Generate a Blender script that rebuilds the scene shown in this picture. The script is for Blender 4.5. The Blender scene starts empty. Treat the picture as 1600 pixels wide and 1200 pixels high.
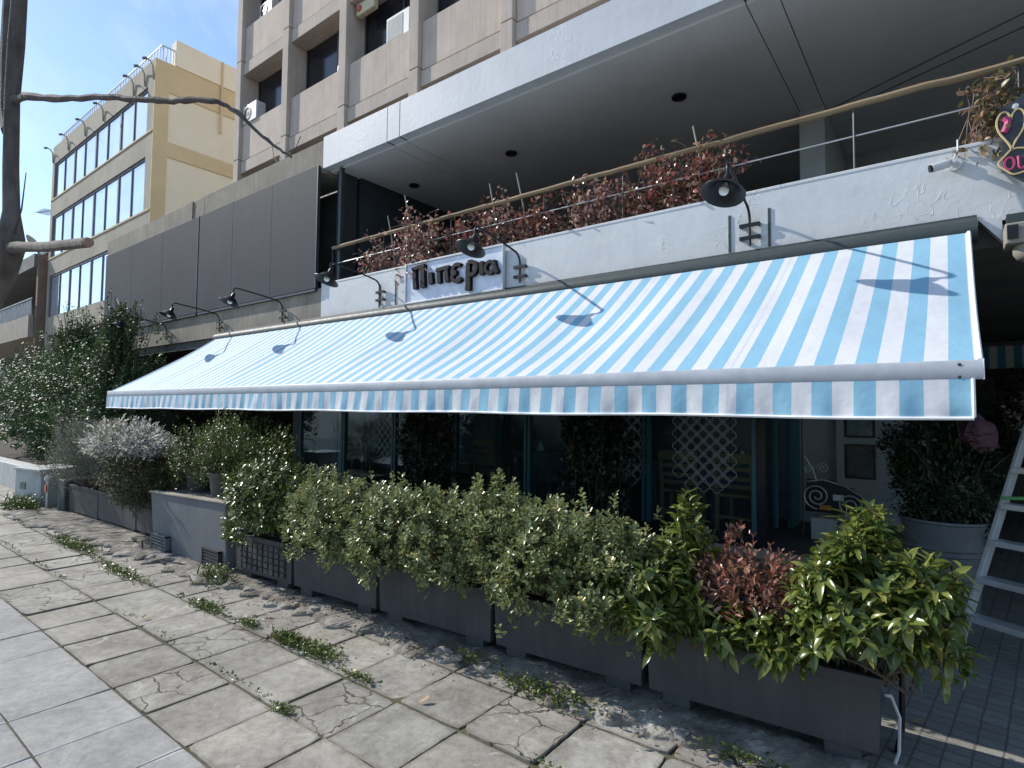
import bpy, math, random
import numpy as np
from mathutils import Vector, Matrix

random.seed(7)
SC = bpy.context.scene
COL = SC.collection
R = math.radians
PI = math.pi

# ------------------------------------------------------------------ mesh helpers
class MB:
    def __init__(self):
        self.v = []; self.f = []; self.uv = {}
    def add(self, vs, fs):
        n = len(self.v)
        self.v += [tuple(p) for p in vs]
        self.f += [tuple(i + n for i in f) for f in fs]
    def box(self, x0, x1, y0, y1, z0, z1):
        self.add([(x0,y0,z0),(x1,y0,z0),(x1,y1,z0),(x0,y1,z0),(x0,y0,z1),(x1,y0,z1),(x1,y1,z1),(x0,y1,z1)],
                 [(0,3,2,1),(4,5,6,7),(0,1,5,4),(1,2,6,5),(2,3,7,6),(3,0,4,7)])
        return self
    def bar(self, a, b, w, h, up=(0,0,1)):
        a = Vector(a); b = Vector(b); d = (b-a).normalized(); up = Vector(up)
        s = d.cross(up)
        if s.length < 1e-5: s = d.cross(Vector((0,1,0)))
        s.normalize(); u = s.cross(d).normalized()
        vs = []
        for p in (a, b):
            for i, j in ((-1,-1),(1,-1),(1,1),(-1,1)):
                vs.append(p + s*(i*w/2) + u*(j*h/2))
        self.add(vs, [(0,1,2,3),(7,6,5,4),(0,4,5,1),(1,5,6,2),(2,6,7,3),(3,7,4,0)])
        return self
    def tube(self, pts, r, n=8, caps=True):
        pts = [Vector(p) for p in pts]
        rs = r if isinstance(r, (list, tuple)) else [r]*len(pts)
        t0 = (pts[1]-pts[0]).normalized()
        ref = Vector((0,0,1)) if abs(t0.z) < .9 else Vector((1,0,0))
        u = t0.cross(ref).normalized()
        base = len(self.v); vs = []; fs = []
        for i, p in enumerate(pts):
            if i == 0: t = t0
            elif i == len(pts)-1: t = (pts[-1]-pts[-2]).normalized()
            else: t = ((pts[i+1]-p).normalized() + (p-pts[i-1]).normalized())
            if t.length < 1e-6: t = t0
            t.normalize()
            u = (u - t*u.dot(t))
            if u.length < 1e-6: u = t.orthogonal()
            u.normalize(); w = t.cross(u)
            for k in range(n):
                a = 2*PI*k/n
                vs.append(p + (u*math.cos(a) + w*math.sin(a))*rs[i])
        for i in range(len(pts)-1):
            for k in range(n):
                k2 = (k+1) % n
                fs.append((i*n+k, i*n+k2, (i+1)*n+k2, (i+1)*n+k))
        if caps:
            fs.append(tuple(range(n-1, -1, -1)))
            fs.append(tuple((len(pts)-1)*n + k for k in range(n)))
        self.add(vs, fs)
        return self
    def lathe(self, prof, c=(0,0,0), n=24, axis=None):
        # prof: [(r, z)], optional axis: 3x3 Matrix
        vs = []; fs = []
        m = axis or Matrix.Identity(3)
        for r, z in prof:
            for k in range(n):
                a = 2*PI*k/n
                vs.append(Vector(c) + m @ Vector((r*math.cos(a), r*math.sin(a), z)))
        for i in range(len(prof)-1):
            for k in range(n):
                k2 = (k+1) % n
                fs.append((i*n+k, i*n+k2, (i+1)*n+k2, (i+1)*n+k))
        self.add(vs, fs)
        return self
    def prism(self, poly, y0, y1):
        # poly in (x, z); extruded along y
        n = len(poly)
        vs = [(x, y0, z) for x, z in poly] + [(x, y1, z) for x, z in poly]
        fs = [tuple(range(n)), tuple(range(2*n-1, n-1, -1))]
        for i in range(n):
            j = (i+1) % n
            fs.append((i, i+n, j+n, j))
        self.add(vs, fs)
        return self
    def build(self, name, mat, parent=None, smooth=False, bevel=0, loc=None, rotz=0):
        me = bpy.data.meshes.new(name)
        me.from_pydata(self.v, [], self.f)
        me.validate(); me.update()
        if mat: me.materials.append(mat)
        o = bpy.data.objects.new(name, me)
        COL.objects.link(o)
        if parent:
            o.parent = parent
            p = parent.matrix_basis
            q = parent
            m = q.matrix_basis.copy()
            while q.parent:
                q = q.parent; m = q.matrix_basis @ m
            if loc is None:
                # vertices were given in world space
                o.matrix_parent_inverse = Matrix.Identity(4)
                inv = m.inverted()
                me.transform(inv)
        if loc is not None:
            o.location = loc; o.rotation_euler = (0, 0, rotz)
        if smooth:
            me.shade_smooth()
            try: me.set_sharp_from_angle(angle=R(40))
            except Exception: pass
        if bevel:
            b = o.modifiers.new('bevel', 'BEVEL'); b.width = bevel; b.segments = 2; b.limit_method = 'ANGLE'
        return o

def tag(o, label=None, cat=None, group=None, kind=None):
    if label: o['label'] = label
    if cat: o['category'] = cat
    if group: o['group'] = group
    if kind: o['kind'] = kind
    return o

def empty(name, label, cat, loc=(0,0,0), rotz=0, group=None):
    o = bpy.data.objects.new(name, None)
    o.empty_display_size = .2
    COL.objects.link(o); o.location = loc; o.rotation_euler = (0,0,rotz)
    return tag(o, label, cat, group)

def dup(root, loc, rotz=None, label=None):
    r = root.copy(); COL.objects.link(r); r.location = loc
    if rotz is not None: r.rotation_euler = (0,0,rotz)
    if label: r['label'] = label
    for ch in list(root.children):
        c = ch.copy(); COL.objects.link(c); c.parent = r
        for g in list(ch.children):
            d = g.copy(); COL.objects.link(d); d.parent = c
    return r

# ------------------------------------------------------------------ material helpers
def newmat(name):
    m = bpy.data.materials.new(name); m.use_nodes = True
    nt = m.node_tree; nt.nodes.clear()
    out = nt.nodes.new('ShaderNodeOutputMaterial')
    b = nt.nodes.new('ShaderNodeBsdfPrincipled')
    nt.links.new(b.outputs[0], out.inputs[0])
    return m, nt, b, out
def N(nt, t, **kw):
    n = nt.nodes.new(t)
    for k, v in kw.items():
        if k.startswith('i_'): n.inputs[k[2:].replace('_', ' ')].default_value = v
        else: setattr(n, k, v)
    return n
def L(nt, a, b): nt.links.new(a, b)
def rgba(c): return (c[0], c[1], c[2], 1)
def ramp(nt, fac, stops):
    r = nt.nodes.new('ShaderNodeValToRGB')
    e = r.color_ramp.elements
    while len(e) < len(stops): e.new(.5)
    for i, (p, c) in enumerate(stops):
        e[i].position = p; e[i].color = rgba(c) if len(c) == 3 else c
    L(nt, fac, r.inputs[0])
    return r.outputs[0]
def coords(nt, scale=(1,1,1), kind='Object'):
    tc = N(nt, 'ShaderNodeTexCoord'); mp = N(nt, 'ShaderNodeMapping')
    mp.inputs['Scale'].default_value = scale
    L(nt, tc.outputs[kind], mp.inputs[0])
    return mp.outputs[0]
def noise(nt, vec, scale, detail=4, rough=.6, dist=0):
    n = N(nt, 'ShaderNodeTexNoise')
    n.inputs['Scale'].default_value = scale; n.inputs['Detail'].default_value = detail
    n.inputs['Roughness'].default_value = rough; n.inputs['Distortion'].default_value = dist
    L(nt, vec, n.inputs['Vector'])
    return n.outputs['Fac']
def mathn(nt, op, a, b=None, c=None):
    n = N(nt, 'ShaderNodeMath', operation=op)
    for i, x in enumerate((a, b, c)):
        if x is None: continue
        if isinstance(x, (int, float)): n.inputs[i].default_value = x
        else: L(nt, x, n.inputs[i])
    return n.outputs[0]
def mixc(nt, fac, a, b, mode='MIX'):
    n = N(nt, 'ShaderNodeMix', data_type='RGBA', blend_type=mode)
    for i, x in ((0, fac), (6, a), (7, b)):
        if isinstance(x, (int, float)): n.inputs[i].default_value = x
        elif isinstance(x, tuple): n.inputs[i].default_value = rgba(x)
        else: L(nt, x, n.inputs[i])
    return n.outputs[2]
def bump(nt, b, h, strength=.3, dist=.01):
    n = N(nt, 'ShaderNodeBump'); n.inputs['Strength'].default_value = strength; n.inputs['Distance'].default_value = dist
    L(nt, h, n.inputs['Height']); L(nt, n.outputs[0], b.inputs['Normal'])

def mottled(name, c1, c2, scale=4, rough=.8, bscale=40, bstr=.25, bdist=.004, stretch=(1,1,1), spec=.4, metal=0, streak=0, streakc=None, mid=None):
    m, nt, b, o = newmat(name)
    v = coords(nt, stretch)
    f = noise(nt, v, scale, 6, .65, .3)
    stops = [(.32, c1), (.68, c2)] if mid is None else [(.3, c1), (.5, mid), (.7, c2)]
    col = ramp(nt, f, stops)
    if streak:
        v2 = coords(nt, (6, 6, .25))
        s = noise(nt, v2, 2.2, 5, .7)
        s = ramp(nt, s, [(.48, (0,0,0)), (.72, (streak,)*3)])
        col = mixc(nt, s, col, streakc or tuple(x*.45 for x in c1))
    L(nt, col, b.inputs['Base Color'])
    b.inputs['Roughness'].default_value = rough; b.inputs['Metallic'].default_value = metal
    b.inputs['Specular IOR Level'].default_value = spec
    if bstr: bump(nt, b, noise(nt, coords(nt), bscale, 5, .6), bstr, bdist)
    return m

def plain(name, c, rough=.5, metal=0, spec=.5):
    m, nt, b, o = newmat(name)
    v = coords(nt)
    f = noise(nt, v, 9, 4)
    L(nt, ramp(nt, f, [(.3, tuple(x*.86 for x in c)), (.7, tuple(min(1, x*1.08) for x in c))]), b.inputs['Base Color'])
    rr = noise(nt, v, 23, 3)
    L(nt, mathn(nt, 'MULTIPLY_ADD', rr, .25, max(.02, rough-.12)), b.inputs['Roughness'])
    b.inputs['Metallic'].default_value = metal; b.inputs['Specular IOR Level'].default_value = spec
    return m

def leafmat(name, cols, rough=.38, trans=.22, spec=.5):
    m, nt, b, out = newmat(name)
    g = N(nt, 'ShaderNodeNewGeometry')
    n = len(cols)
    col = ramp(nt, g.outputs['Random Per Island'], [((i+.5)/n if n > 1 else 0, c) for i, c in enumerate(cols)])
    L(nt, col, b.inputs['Base Color'])
    b.inputs['Roughness'].default_value = rough
    b.inputs['Specular IOR Level'].default_value = spec
    if trans:
        t = N(nt, 'ShaderNodeBsdfTranslucent')
        L(nt, mixc(nt, .5, col, (.25, .4, .05), 'MULTIPLY') if False else col, t.inputs[0])
        mx = N(nt, 'ShaderNodeMixShader'); mx.inputs[0].default_value = trans
        L(nt, b.outputs[0], mx.inputs[1]); L(nt, t.outputs[0], mx.inputs[2]); L(nt, mx.outputs[0], out.inputs[0])
    return m

M = {}
M['white_paint'] = None
def peeling_paint(name, c, dirt=(.42,.42,.41)):
    m, nt, b, o = newmat(name)
    v = coords(nt)
    f = noise(nt, v, 1.6, 7, .7, .4)
    col = ramp(nt, f, [(.28, tuple(x*.84 for x in c)), (.62, c)])
    s = noise(nt, coords(nt, (5,5,.3)), 2.0, 5, .7)
    col = mixc(nt, ramp(nt, s, [(.52, (0,0,0)), (.8, (.35,.35,.35))]), col, dirt)
    # blisters and curled flakes of paint
    w = N(nt, 'ShaderNodeTexVoronoi', feature='DISTANCE_TO_EDGE'); w.inputs['Scale'].default_value = 3.2
    wv = N(nt, 'ShaderNodeVectorMath', operation='ADD')
    nn = N(nt, 'ShaderNodeTexNoise'); nn.inputs['Scale'].default_value = 4
    L(nt, v, nn.inputs['Vector']); L(nt, v, wv.inputs[0]); L(nt, nn.outputs['Color'], wv.inputs[1]); L(nt, wv.outputs[0], w.inputs['Vector'])
    crack = ramp(nt, w.outputs['Distance'], [(.0, (1,1,1)), (.03, (0,0,0))])
    sel = ramp(nt, noise(nt, v, 1.1, 3), [(.54, (0,0,0)), (.6, (1,1,1))])
    cr = mathn(nt, 'MULTIPLY', crack, sel)
    col = mixc(nt, mathn(nt, 'MULTIPLY', cr, .35), col, tuple(x*.6 for x in c))
    L(nt, col, b.inputs['Base Color']); b.inputs['Roughness'].default_value = .6
    h = mathn(nt, 'ADD', mathn(nt, 'MULTIPLY', cr, .8), noise(nt, v, 14, 5, .6))
    bump(nt, b, h, .34, .007)
    return m
M['white'] = peeling_paint('white wall paint', (.62,.63,.63))
M['fascia'] = peeling_paint('white fascia paint', (.58,.60,.63))
M['soffit'] = mottled('grey soffit paint', (.54,.55,.55), (.63,.64,.64), .8, .75, 30, .1)
M['tower'] = mottled('beige tower concrete', (.51,.415,.345), (.63,.525,.44), 1.1, .9, 60, .35, .004, streak=.35, streakc=(.22,.19,.17))
M['tower_trim'] = mottled('grey beige concrete', (.46,.385,.325), (.56,.475,.405), 1.5, .9, 60, .3, streak=.4, streakc=(.19,.175,.16))
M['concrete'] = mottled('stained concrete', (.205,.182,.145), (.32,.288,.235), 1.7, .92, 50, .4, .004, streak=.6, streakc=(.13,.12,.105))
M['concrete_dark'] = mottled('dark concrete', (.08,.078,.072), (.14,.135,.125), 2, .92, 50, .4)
M['cladding'] = mottled('charcoal cladding', (.027,.031,.041), (.038,.042,.053), .7, .7, 8, .05, spec=.2, streak=.35, streakc=(.06,.062,.066))
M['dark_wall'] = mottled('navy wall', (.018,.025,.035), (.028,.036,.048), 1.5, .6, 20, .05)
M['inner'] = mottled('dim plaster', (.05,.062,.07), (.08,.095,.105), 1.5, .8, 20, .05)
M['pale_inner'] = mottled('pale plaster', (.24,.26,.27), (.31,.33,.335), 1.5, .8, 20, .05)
M['teal'] = plain('teal paint', (.024,.085,.105), .55)
M['black_metal'] = plain('black painted metal', (.008,.009,.012), .42, 0, .35)
M['dark_metal'] = plain('dark grey metal', (.045,.05,.055), .45, .3)
M['cassette'] = plain('grey green aluminium', (.052,.064,.066), .55, 0, .25)
M['bar'] = plain('pale grey aluminium', (.40,.43,.47), .5, .0, .3)
M['alu'] = plain('worn aluminium', (.50,.52,.53), .5, .5)
M['white_plastic'] = plain('white plastic', (.56,.57,.58), .45)
M['signboard'] = plain('white sign board', (.66,.70,.80), .35)
M['letter'] = plain('black letters', (.006,.006,.009), .6, 0, .2)
M['bulb'] = plain('frosted bulb', (.8,.8,.78), .25)
M['wood_rail'] = mottled('weathered timber', (.12,.085,.05), (.36,.27,.165), 3, .8, 30, .7, .004, stretch=(.25,4,4), mid=(.25,.18,.105))
M['cane'] = plain('bamboo cane', (.30,.27,.22), .7)
M['chair'] = mottled('chair wood', (.26,.14,.055), (.38,.22,.10), 6, .5, 30, .1, stretch=(3,3,.4))
M['planter'] = mottled('charcoal planter', (.040,.041,.044), (.070,.070,.072), 2.2, .72, 90, .5, .003, mid=(.050,.051,.054), streak=.22, streakc=(.12,.115,.10))
M['planter_box'] = mottled('grey block paint', (.10,.112,.125), (.15,.158,.165), 2, .8, 40, .3, streak=.5, streakc=(.19,.17,.145))
M['soil'] = mottled('potting soil', (.02,.014,.01), (.05,.036,.025), 20, .95, 60, .8, .01)
M['pot_dark'] = plain('dark plastic pot', (.03,.03,.032), .6)
M['pot_brown'] = plain('brown plastic pot', (.10,.085,.075), .6)
M['galv'] = mottled('galvanised pot', (.10,.112,.12), (.15,.16,.168), 4, .6, 30, .1, metal=.2)
M['cabinet'] = mottled('grey cabinet paint', (.34,.35,.34), (.43,.44,.43), 3, .7, 40, .2, streak=.4)
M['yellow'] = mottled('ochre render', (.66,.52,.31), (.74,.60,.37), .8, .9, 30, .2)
M['cream'] = mottled('cream render', (.84,.76,.59), (.92,.84,.68), .6, .9, 30, .25, mid=(.88,.80,.62))  # lightened to offset the shade on the side wall
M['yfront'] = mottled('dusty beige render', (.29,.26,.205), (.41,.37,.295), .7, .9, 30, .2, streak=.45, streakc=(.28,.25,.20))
M['ibox'] = mottled('cream heater casing', (.22,.20,.17), (.30,.28,.24), 5, .6)
M['bark'] = mottled('bark', (.06,.05,.044), (.17,.14,.125), 14, .9, 70, 1.0, .006, stretch=(1,1,.3))
M['twig'] = mottled('twig bark', (.05,.04,.03), (.12,.095,.07), 9, .85, 0, 0)
M['vinestem'] = mottled('vine bark', (.13,.085,.07), (.24,.17,.14), 9, .85, 0, 0)
M['cut_wood'] = mottled('cut wood', (.25,.15,.11), (.36,.24,.18), 9, .9, 0, 0)
M['roof'] = mottled('old roof concrete', (.13,.13,.125), (.21,.21,.20), 1.5, .9)
M['balc'] = mottled('balcony render', (.26,.23,.19), (.36,.32,.27), 1.5, .9)
M['pink_cloth'] = mottled('dusky pink cloth', (.10,.045,.06), (.15,.07,.09), 6, .9, 80, .2)
M['green_strap'] = plain('green strap', (.09,.36,.12), .6)
M['picture_blue'] = mottled('blue framed print', (.03,.06,.07), (.16,.22,.23), 5, .4, 0, 0)
M['picture_dark'] = mottled('dark framed print', (.012,.014,.018), (.06,.065,.07), 6, .4, 0, 0)
M['rust'] = plain('orange tag', (.42,.20,.05), .7)
M['heartboard'] = plain('dark slate board', (.035,.04,.05), .5)
M['gold'] = plain('gold paint', (.60,.47,.24), .45)
M['pink'] = plain('pink paint', (.45,.05,.15), .6)
M['flake'] = plain('dry leaf', (.42,.30,.17), .8)
M['hem'] = plain('white hem tape', (.80,.80,.82), .7)
M['yellow_box'] = plain('cream plastic', (.62,.56,.36), .5)
M['red_light'] = plain('red plastic', (.5,.08,.06), .4)
M['chunk'] = mottled('broken concrete', (.17,.15,.125), (.36,.33,.29), 9, .95, 40, .8, .01)
M['decal'] = plain('grey lattice film', (.26,.29,.30), .6)
M['napkin'] = plain('white napkin', (.6,.6,.6), .8)

def glassmat(name, tint, refl=1.0, clear=.6, rough=.02):
    m, nt, b, out = newmat(name)
    nt.nodes.remove(b)
    t = N(nt, 'ShaderNodeBsdfTransparent'); t.inputs[0].default_value = rgba(tint)
    d = N(nt, 'ShaderNodeBsdfDiffuse'); d.inputs[0].default_value = rgba(tuple(x*.2 for x in tint))
    g = N(nt, 'ShaderNodeBsdfGlossy'); g.inputs['Roughness'].default_value = rough; g.inputs[0].default_value = (.9,.95,1,1)
    f = N(nt, 'ShaderNodeFresnel'); f.inputs[0].default_value = 1.5
    m1 = N(nt, 'ShaderNodeMixShader'); m1.inputs[0].default_value = 1-clear
    L(nt, t.outputs[0], m1.inputs[1]); L(nt, d.outputs[0], m1.inputs[2])
    m2 = N(nt, 'ShaderNodeMixShader')
    fac = mathn(nt, 'MULTIPLY', f.outputs[0], refl)
    L(nt, fac, m2.inputs[0]); L(nt, m1.outputs[0], m2.inputs[1]); L(nt, g.outputs[0], m2.inputs[2])
    # slight waviness of the panes
    bn = N(nt, 'ShaderNodeBump'); bn.inputs['Strength'].default_value = .06; bn.inputs['Distance'].default_value = .01
    L(nt, noise(nt, coords(nt), 1.3, 2), bn.inputs['Height']); L(nt, bn.outputs[0], g.inputs['Normal'])
    L(nt, m2.outputs[0], out.inputs[0])
    return m
M['glass'] = glassmat('shop glass', (.75,.85,.88), .25, .95)
def mirrorglass(name):
    m, nt, b, out = newmat(name)
    v = coords(nt)
    L(nt, ramp(nt, noise(nt, v, .35, 3), [(.35, (.60,.68,.76)), (.65, (.78,.85,.90))]), b.inputs['Base Color'])  # pale base stands in for part of the reflected sky
    b.inputs['Roughness'].default_value = .04
    b.inputs['Metallic'].default_value = .6
    bump(nt, b, noise(nt, v, .8, 2), .05, .02)
    return m
M['bright_glass'] = mirrorglass('sky reflecting glass')
def darkglass(name):
    m, nt, b, out = newmat(name)
    v = coords(nt)
    L(nt, ramp(nt, noise(nt, v, .6, 3), [(.35, (.006,.008,.013)), (.65, (.02,.024,.034))]), b.inputs['Base Color'])
    b.inputs['Roughness'].default_value = .12
    return m
M['dark_glass'] = darkglass('dark window glass')
M['mullion'] = plain('dark violet frames', (.085,.075,.10), .45)

# awning cloth: stripes run from the wall to the front bar
def stripes(name, blue=(.24,.46,.60), white=(.66,.67,.70)):
    m, nt, b, out = newmat(name)
    uv = N(nt, 'ShaderNodeUVMap'); uv.uv_map = 'cloth'
    sp = N(nt, 'ShaderNodeSeparateXYZ'); L(nt, uv.outputs[0], sp.inputs[0])
    x = mathn(nt, 'FRACT', mathn(nt, 'DIVIDE', sp.outputs[0], .2005))
    s = mathn(nt, 'LESS_THAN', x, .5)
    # cloth seams: a narrow double line every six stripes, inside a white stripe
    sx = mathn(nt, 'FRACT', mathn(nt, 'DIVIDE', mathn(nt, 'ADD', sp.outputs[0], .0502), 1.203))
    seam = mathn(nt, 'LESS_THAN', mathn(nt, 'ABSOLUTE', mathn(nt, 'SUBTRACT', sx, .5)), .007)
    v = coords(nt)
    wh = ramp(nt, noise(nt, v, 1.7, 7, .7), [(.3, tuple(c*.86 for c in white)), (.7, white)])
    bl = ramp(nt, noise(nt, v, 2.5, 5), [(.3, tuple(c*.92 for c in blue)), (.7, blue)])
    col = mixc(nt, s, wh, bl)
    col = mixc(nt, mathn(nt, 'MULTIPLY', seam, .7), col, (.50,.53,.60))
    L(nt, col, b.inputs['Base Color']); b.inputs['Roughness'].default_value = .75
    b.inputs['Specular IOR Level'].default_value = .25
    t = N(nt, 'ShaderNodeBsdfTranslucent'); L(nt, col, t.inputs[0])
    mx = N(nt, 'ShaderNodeMixShader'); mx.inputs[0].default_value = .05
    L(nt, b.outputs[0], mx.inputs[1]); L(nt, t.outputs[0], mx.inputs[2]); L(nt, mx.outputs[0], out.inputs[0])
    h = mathn(nt, 'ADD', noise(nt, v, 5, 3), mathn(nt, 'MULTIPLY', noise(nt, v, 400, 2), .05))
    bump(nt, b, h, .45, .02)
    return m
M['stripes'] = stripes('striped awning cloth')
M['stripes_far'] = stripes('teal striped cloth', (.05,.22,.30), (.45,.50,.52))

# ------------------------------------------------------------------ ground
def slab_mat():
    m, nt, b, out = newmat('pavement slabs')
    tc = N(nt, 'ShaderNodeTexCoord')
    P = tc.outputs['Object']
    # small wobble of the joints
    nz = N(nt, 'ShaderNodeTexNoise'); nz.inputs['Scale'].default_value = 2.4; nz.inputs['Detail'].default_value = 5
    L(nt, P, nz.inputs['Vector'])
    wob = N(nt, 'ShaderNodeVectorMath', operation='MULTIPLY_ADD')
    L(nt, nz.outputs['Color'], wob.inputs[0]); wob.inputs[1].default_value = (0,0,0); L(nt, P, wob.inputs[2])
    sp = N(nt, 'ShaderNodeSeparateXYZ'); L(nt, wob.outputs[0], sp.inputs[0])
    sp0 = N(nt, 'ShaderNodeSeparateXYZ'); L(nt, P, sp0.inputs[0])
    S = .5
    gx = mathn(nt, 'DIVIDE', mathn(nt, 'ADD', sp.outputs[0], .18), S)
    gy = mathn(nt, 'DIVIDE', mathn(nt, 'ADD', sp.outputs[1], -.39), S)
    ix = mathn(nt, 'FLOOR', gx); iy = mathn(nt, 'FLOOR', gy)
    fx = mathn(nt, 'FRACT', gx); fy = mathn(nt, 'FRACT', gy)
    def edge(f): return mathn(nt, 'MULTIPLY', mathn(nt, 'MINIMUM', f, mathn(nt, 'SUBTRACT', 1, f)), S)
    ex, ey = edge(fx), edge(fy)
    e = mathn(nt, 'MINIMUM', ex, ey)
    cell = N(nt, 'ShaderNodeCombineXYZ'); L(nt, ix, cell.inputs[0]); L(nt, iy, cell.inputs[1])
    wn = N(nt, 'ShaderNodeTexWhiteNoise', noise_dimensions='3D'); L(nt, cell.outputs[0], wn.inputs[0])
    rnd = wn.outputs['Value']
    newer = mathn(nt, 'LESS_THAN', sp.outputs[1], 1.39)            # bluish newer slabs nearer the road
    big = noise(nt, P, 1.3, 7, .7, .6)
    fine = noise(nt, P, 16, 8, .75, .3)
    speck = noise(nt, P, 120, 3, .7)
    old = ramp(nt, big, [(.30, (.225,.21,.185)), (.5, (.385,.37,.335)), (.72, (.53,.51,.46))])
    old = mixc(nt, .75, old, ramp(nt, fine, [(.28, (.36,.35,.33)), (.5, (.74,.73,.71)), (.74, (1,1,1))]), 'MULTIPLY')
    old = mixc(nt, .6, old, ramp(nt, rnd, [(0, (.72,.72,.74)), (.35, (.98,.95,.90)), (.65, (.84,.84,.83)), (1, (1,1,1))]), 'MULTIPLY')
    new = ramp(nt, big, [(.32, (.25,.245,.235)), (.5, (.345,.337,.322)), (.68, (.43,.42,.402))])
    new = mixc(nt, .75, new, ramp(nt, fine, [(.3, (.6,.6,.6)), (.6, (1,1,1))]), 'MULTIPLY')
    new = mixc(nt, .5, new, ramp(nt, rnd, [(0, (.68,.69,.72)), (.5, (.92,.92,.92)), (1, (1,1,1))]), 'MULTIPLY')
    col = mixc(nt, newer, old, new)
    # pale worn mortar smears beside the joints of the newer slabs
    pale = ramp(nt, mathn(nt, 'ADD', ex, mathn(nt, 'MULTIPLY', noise(nt, P, 5, 6), .05)), [(.028, (1,1,1)), (.046, (0,0,0))])
    pm = mathn(nt, 'MULTIPLY', mathn(nt, 'MULTIPLY', pale, newer), ramp(nt, noise(nt, P, 1.0, 3), [(.45, (0,0,0)), (.6, (1,1,1))]))
    col = mixc(nt, mathn(nt, 'MULTIPLY', pm, .7), col, (.58,.59,.59))
    # scaled light scars on old slabs
    sc = ramp(nt, noise(nt, P, 3.1, 10, .8, 1.6), [(.585, (0,0,0)), (.63, (1,1,1))])
    col = mixc(nt, mathn(nt, 'MULTIPLY', sc, mathn(nt, 'MULTIPLY_ADD', newer, -.35, .6)), col, (.47,.455,.42))
    # cracks in some slabs
    vo = N(nt, 'ShaderNodeTexVoronoi', feature='DISTANCE_TO_EDGE'); vo.inputs['Scale'].default_value = 3.3
    w2 = N(nt, 'ShaderNodeVectorMath', operation='MULTIPLY_ADD')
    nz2 = N(nt, 'ShaderNodeTexNoise'); nz2.inputs['Scale'].default_value = 6; nz2.inputs['Detail'].default_value = 5
    L(nt, P, nz2.inputs['Vector']); L(nt, nz2.outputs['Color'], w2.inputs[0]); w2.inputs[1].default_value = (.22,.22,0); L(nt, P, w2.inputs[2])
    L(nt, w2.outputs[0], vo.inputs['Vector'])
    crk = mathn(nt, 'LESS_THAN', vo.outputs['Distance'], .014)
    wn2 = N(nt, 'ShaderNodeTexWhiteNoise', noise_dimensions='4D'); wn2.inputs['W'].default_value = 2.7; L(nt, cell.outputs[0], wn2.inputs[0])
    has = mathn(nt, 'GREATER_THAN', wn2.outputs['Value'], .80)
    has = mathn(nt, 'MULTIPLY', has, mathn(nt, 'SUBTRACT', 1, newer))
    crk = mathn(nt, 'MULTIPLY', crk, has)
    # joints
    jw = mathn(nt, 'MULTIPLY_ADD', noise(nt, P, 7, 4), mathn(nt, 'MULTIPLY_ADD', newer, -.002, .005), .001)
    joint = mathn(nt, 'LESS_THAN', e, jw)
    gap = mathn(nt, 'MAXIMUM', joint, crk)
    moss = mathn(nt, 'MULTIPLY', mathn(nt, 'MULTIPLY', joint, mathn(nt, 'SUBTRACT', 1, newer)), ramp(nt, noise(nt, P, 1.7, 4), [(.48, (0,0,0)), (.56, (1,1,1))]))
    jc = mixc(nt, moss, ramp(nt, noise(nt, P, 4, 3), [(.4, (.055,.048,.038)), (.6, (.13,.115,.09))]), (.075,.085,.03))
    # dirt washed along the joints
    dirt = ramp(nt, mathn(nt, 'ADD', e, mathn(nt, 'MULTIPLY', fine, .04)), [(.022, (1,1,1)), (.06, (0,0,0))])
    col = mixc(nt, mathn(nt, 'MULTIPLY', mathn(nt, 'MULTIPLY', dirt, mathn(nt, 'SUBTRACT', 1, newer)), .5), col, (.14,.12,.09))
    # dark damp stains towards the planters
    st = ramp(nt, noise(nt, P, 1.9, 6, .7), [(.5, (0,0,0)), (.64, (1,1,1))])
    band = ramp(nt, sp0.outputs[1], [(0, (0,0,0)), (1, (1,1,1))])
    zone = mathn(nt, 'GREATER_THAN', sp0.outputs[1], 2.35)
    col = mixc(nt, mathn(nt, 'MULTIPLY', mathn(nt, 'MULTIPLY', st, zone), .6), col, (.115,.095,.075))
    col = mixc(nt, gap, col, jc)
    L(nt, col, b.inputs['Base Color']); b.inputs['Roughness'].default_value = .82
    b.inputs['Specular IOR Level'].default_value = .2
    h = mathn(nt, 'SUBTRACT', mathn(nt, 'ADD', mathn(nt, 'MULTIPLY', fine, .8), mathn(nt, 'ADD', mathn(nt, 'MULTIPLY', rnd, .35), mathn(nt, 'MULTIPLY', speck, .12))),
              mathn(nt, 'MULTIPLY', gap, 1.3))
    bump(nt, b, h, .75, .009)
    return m

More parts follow.
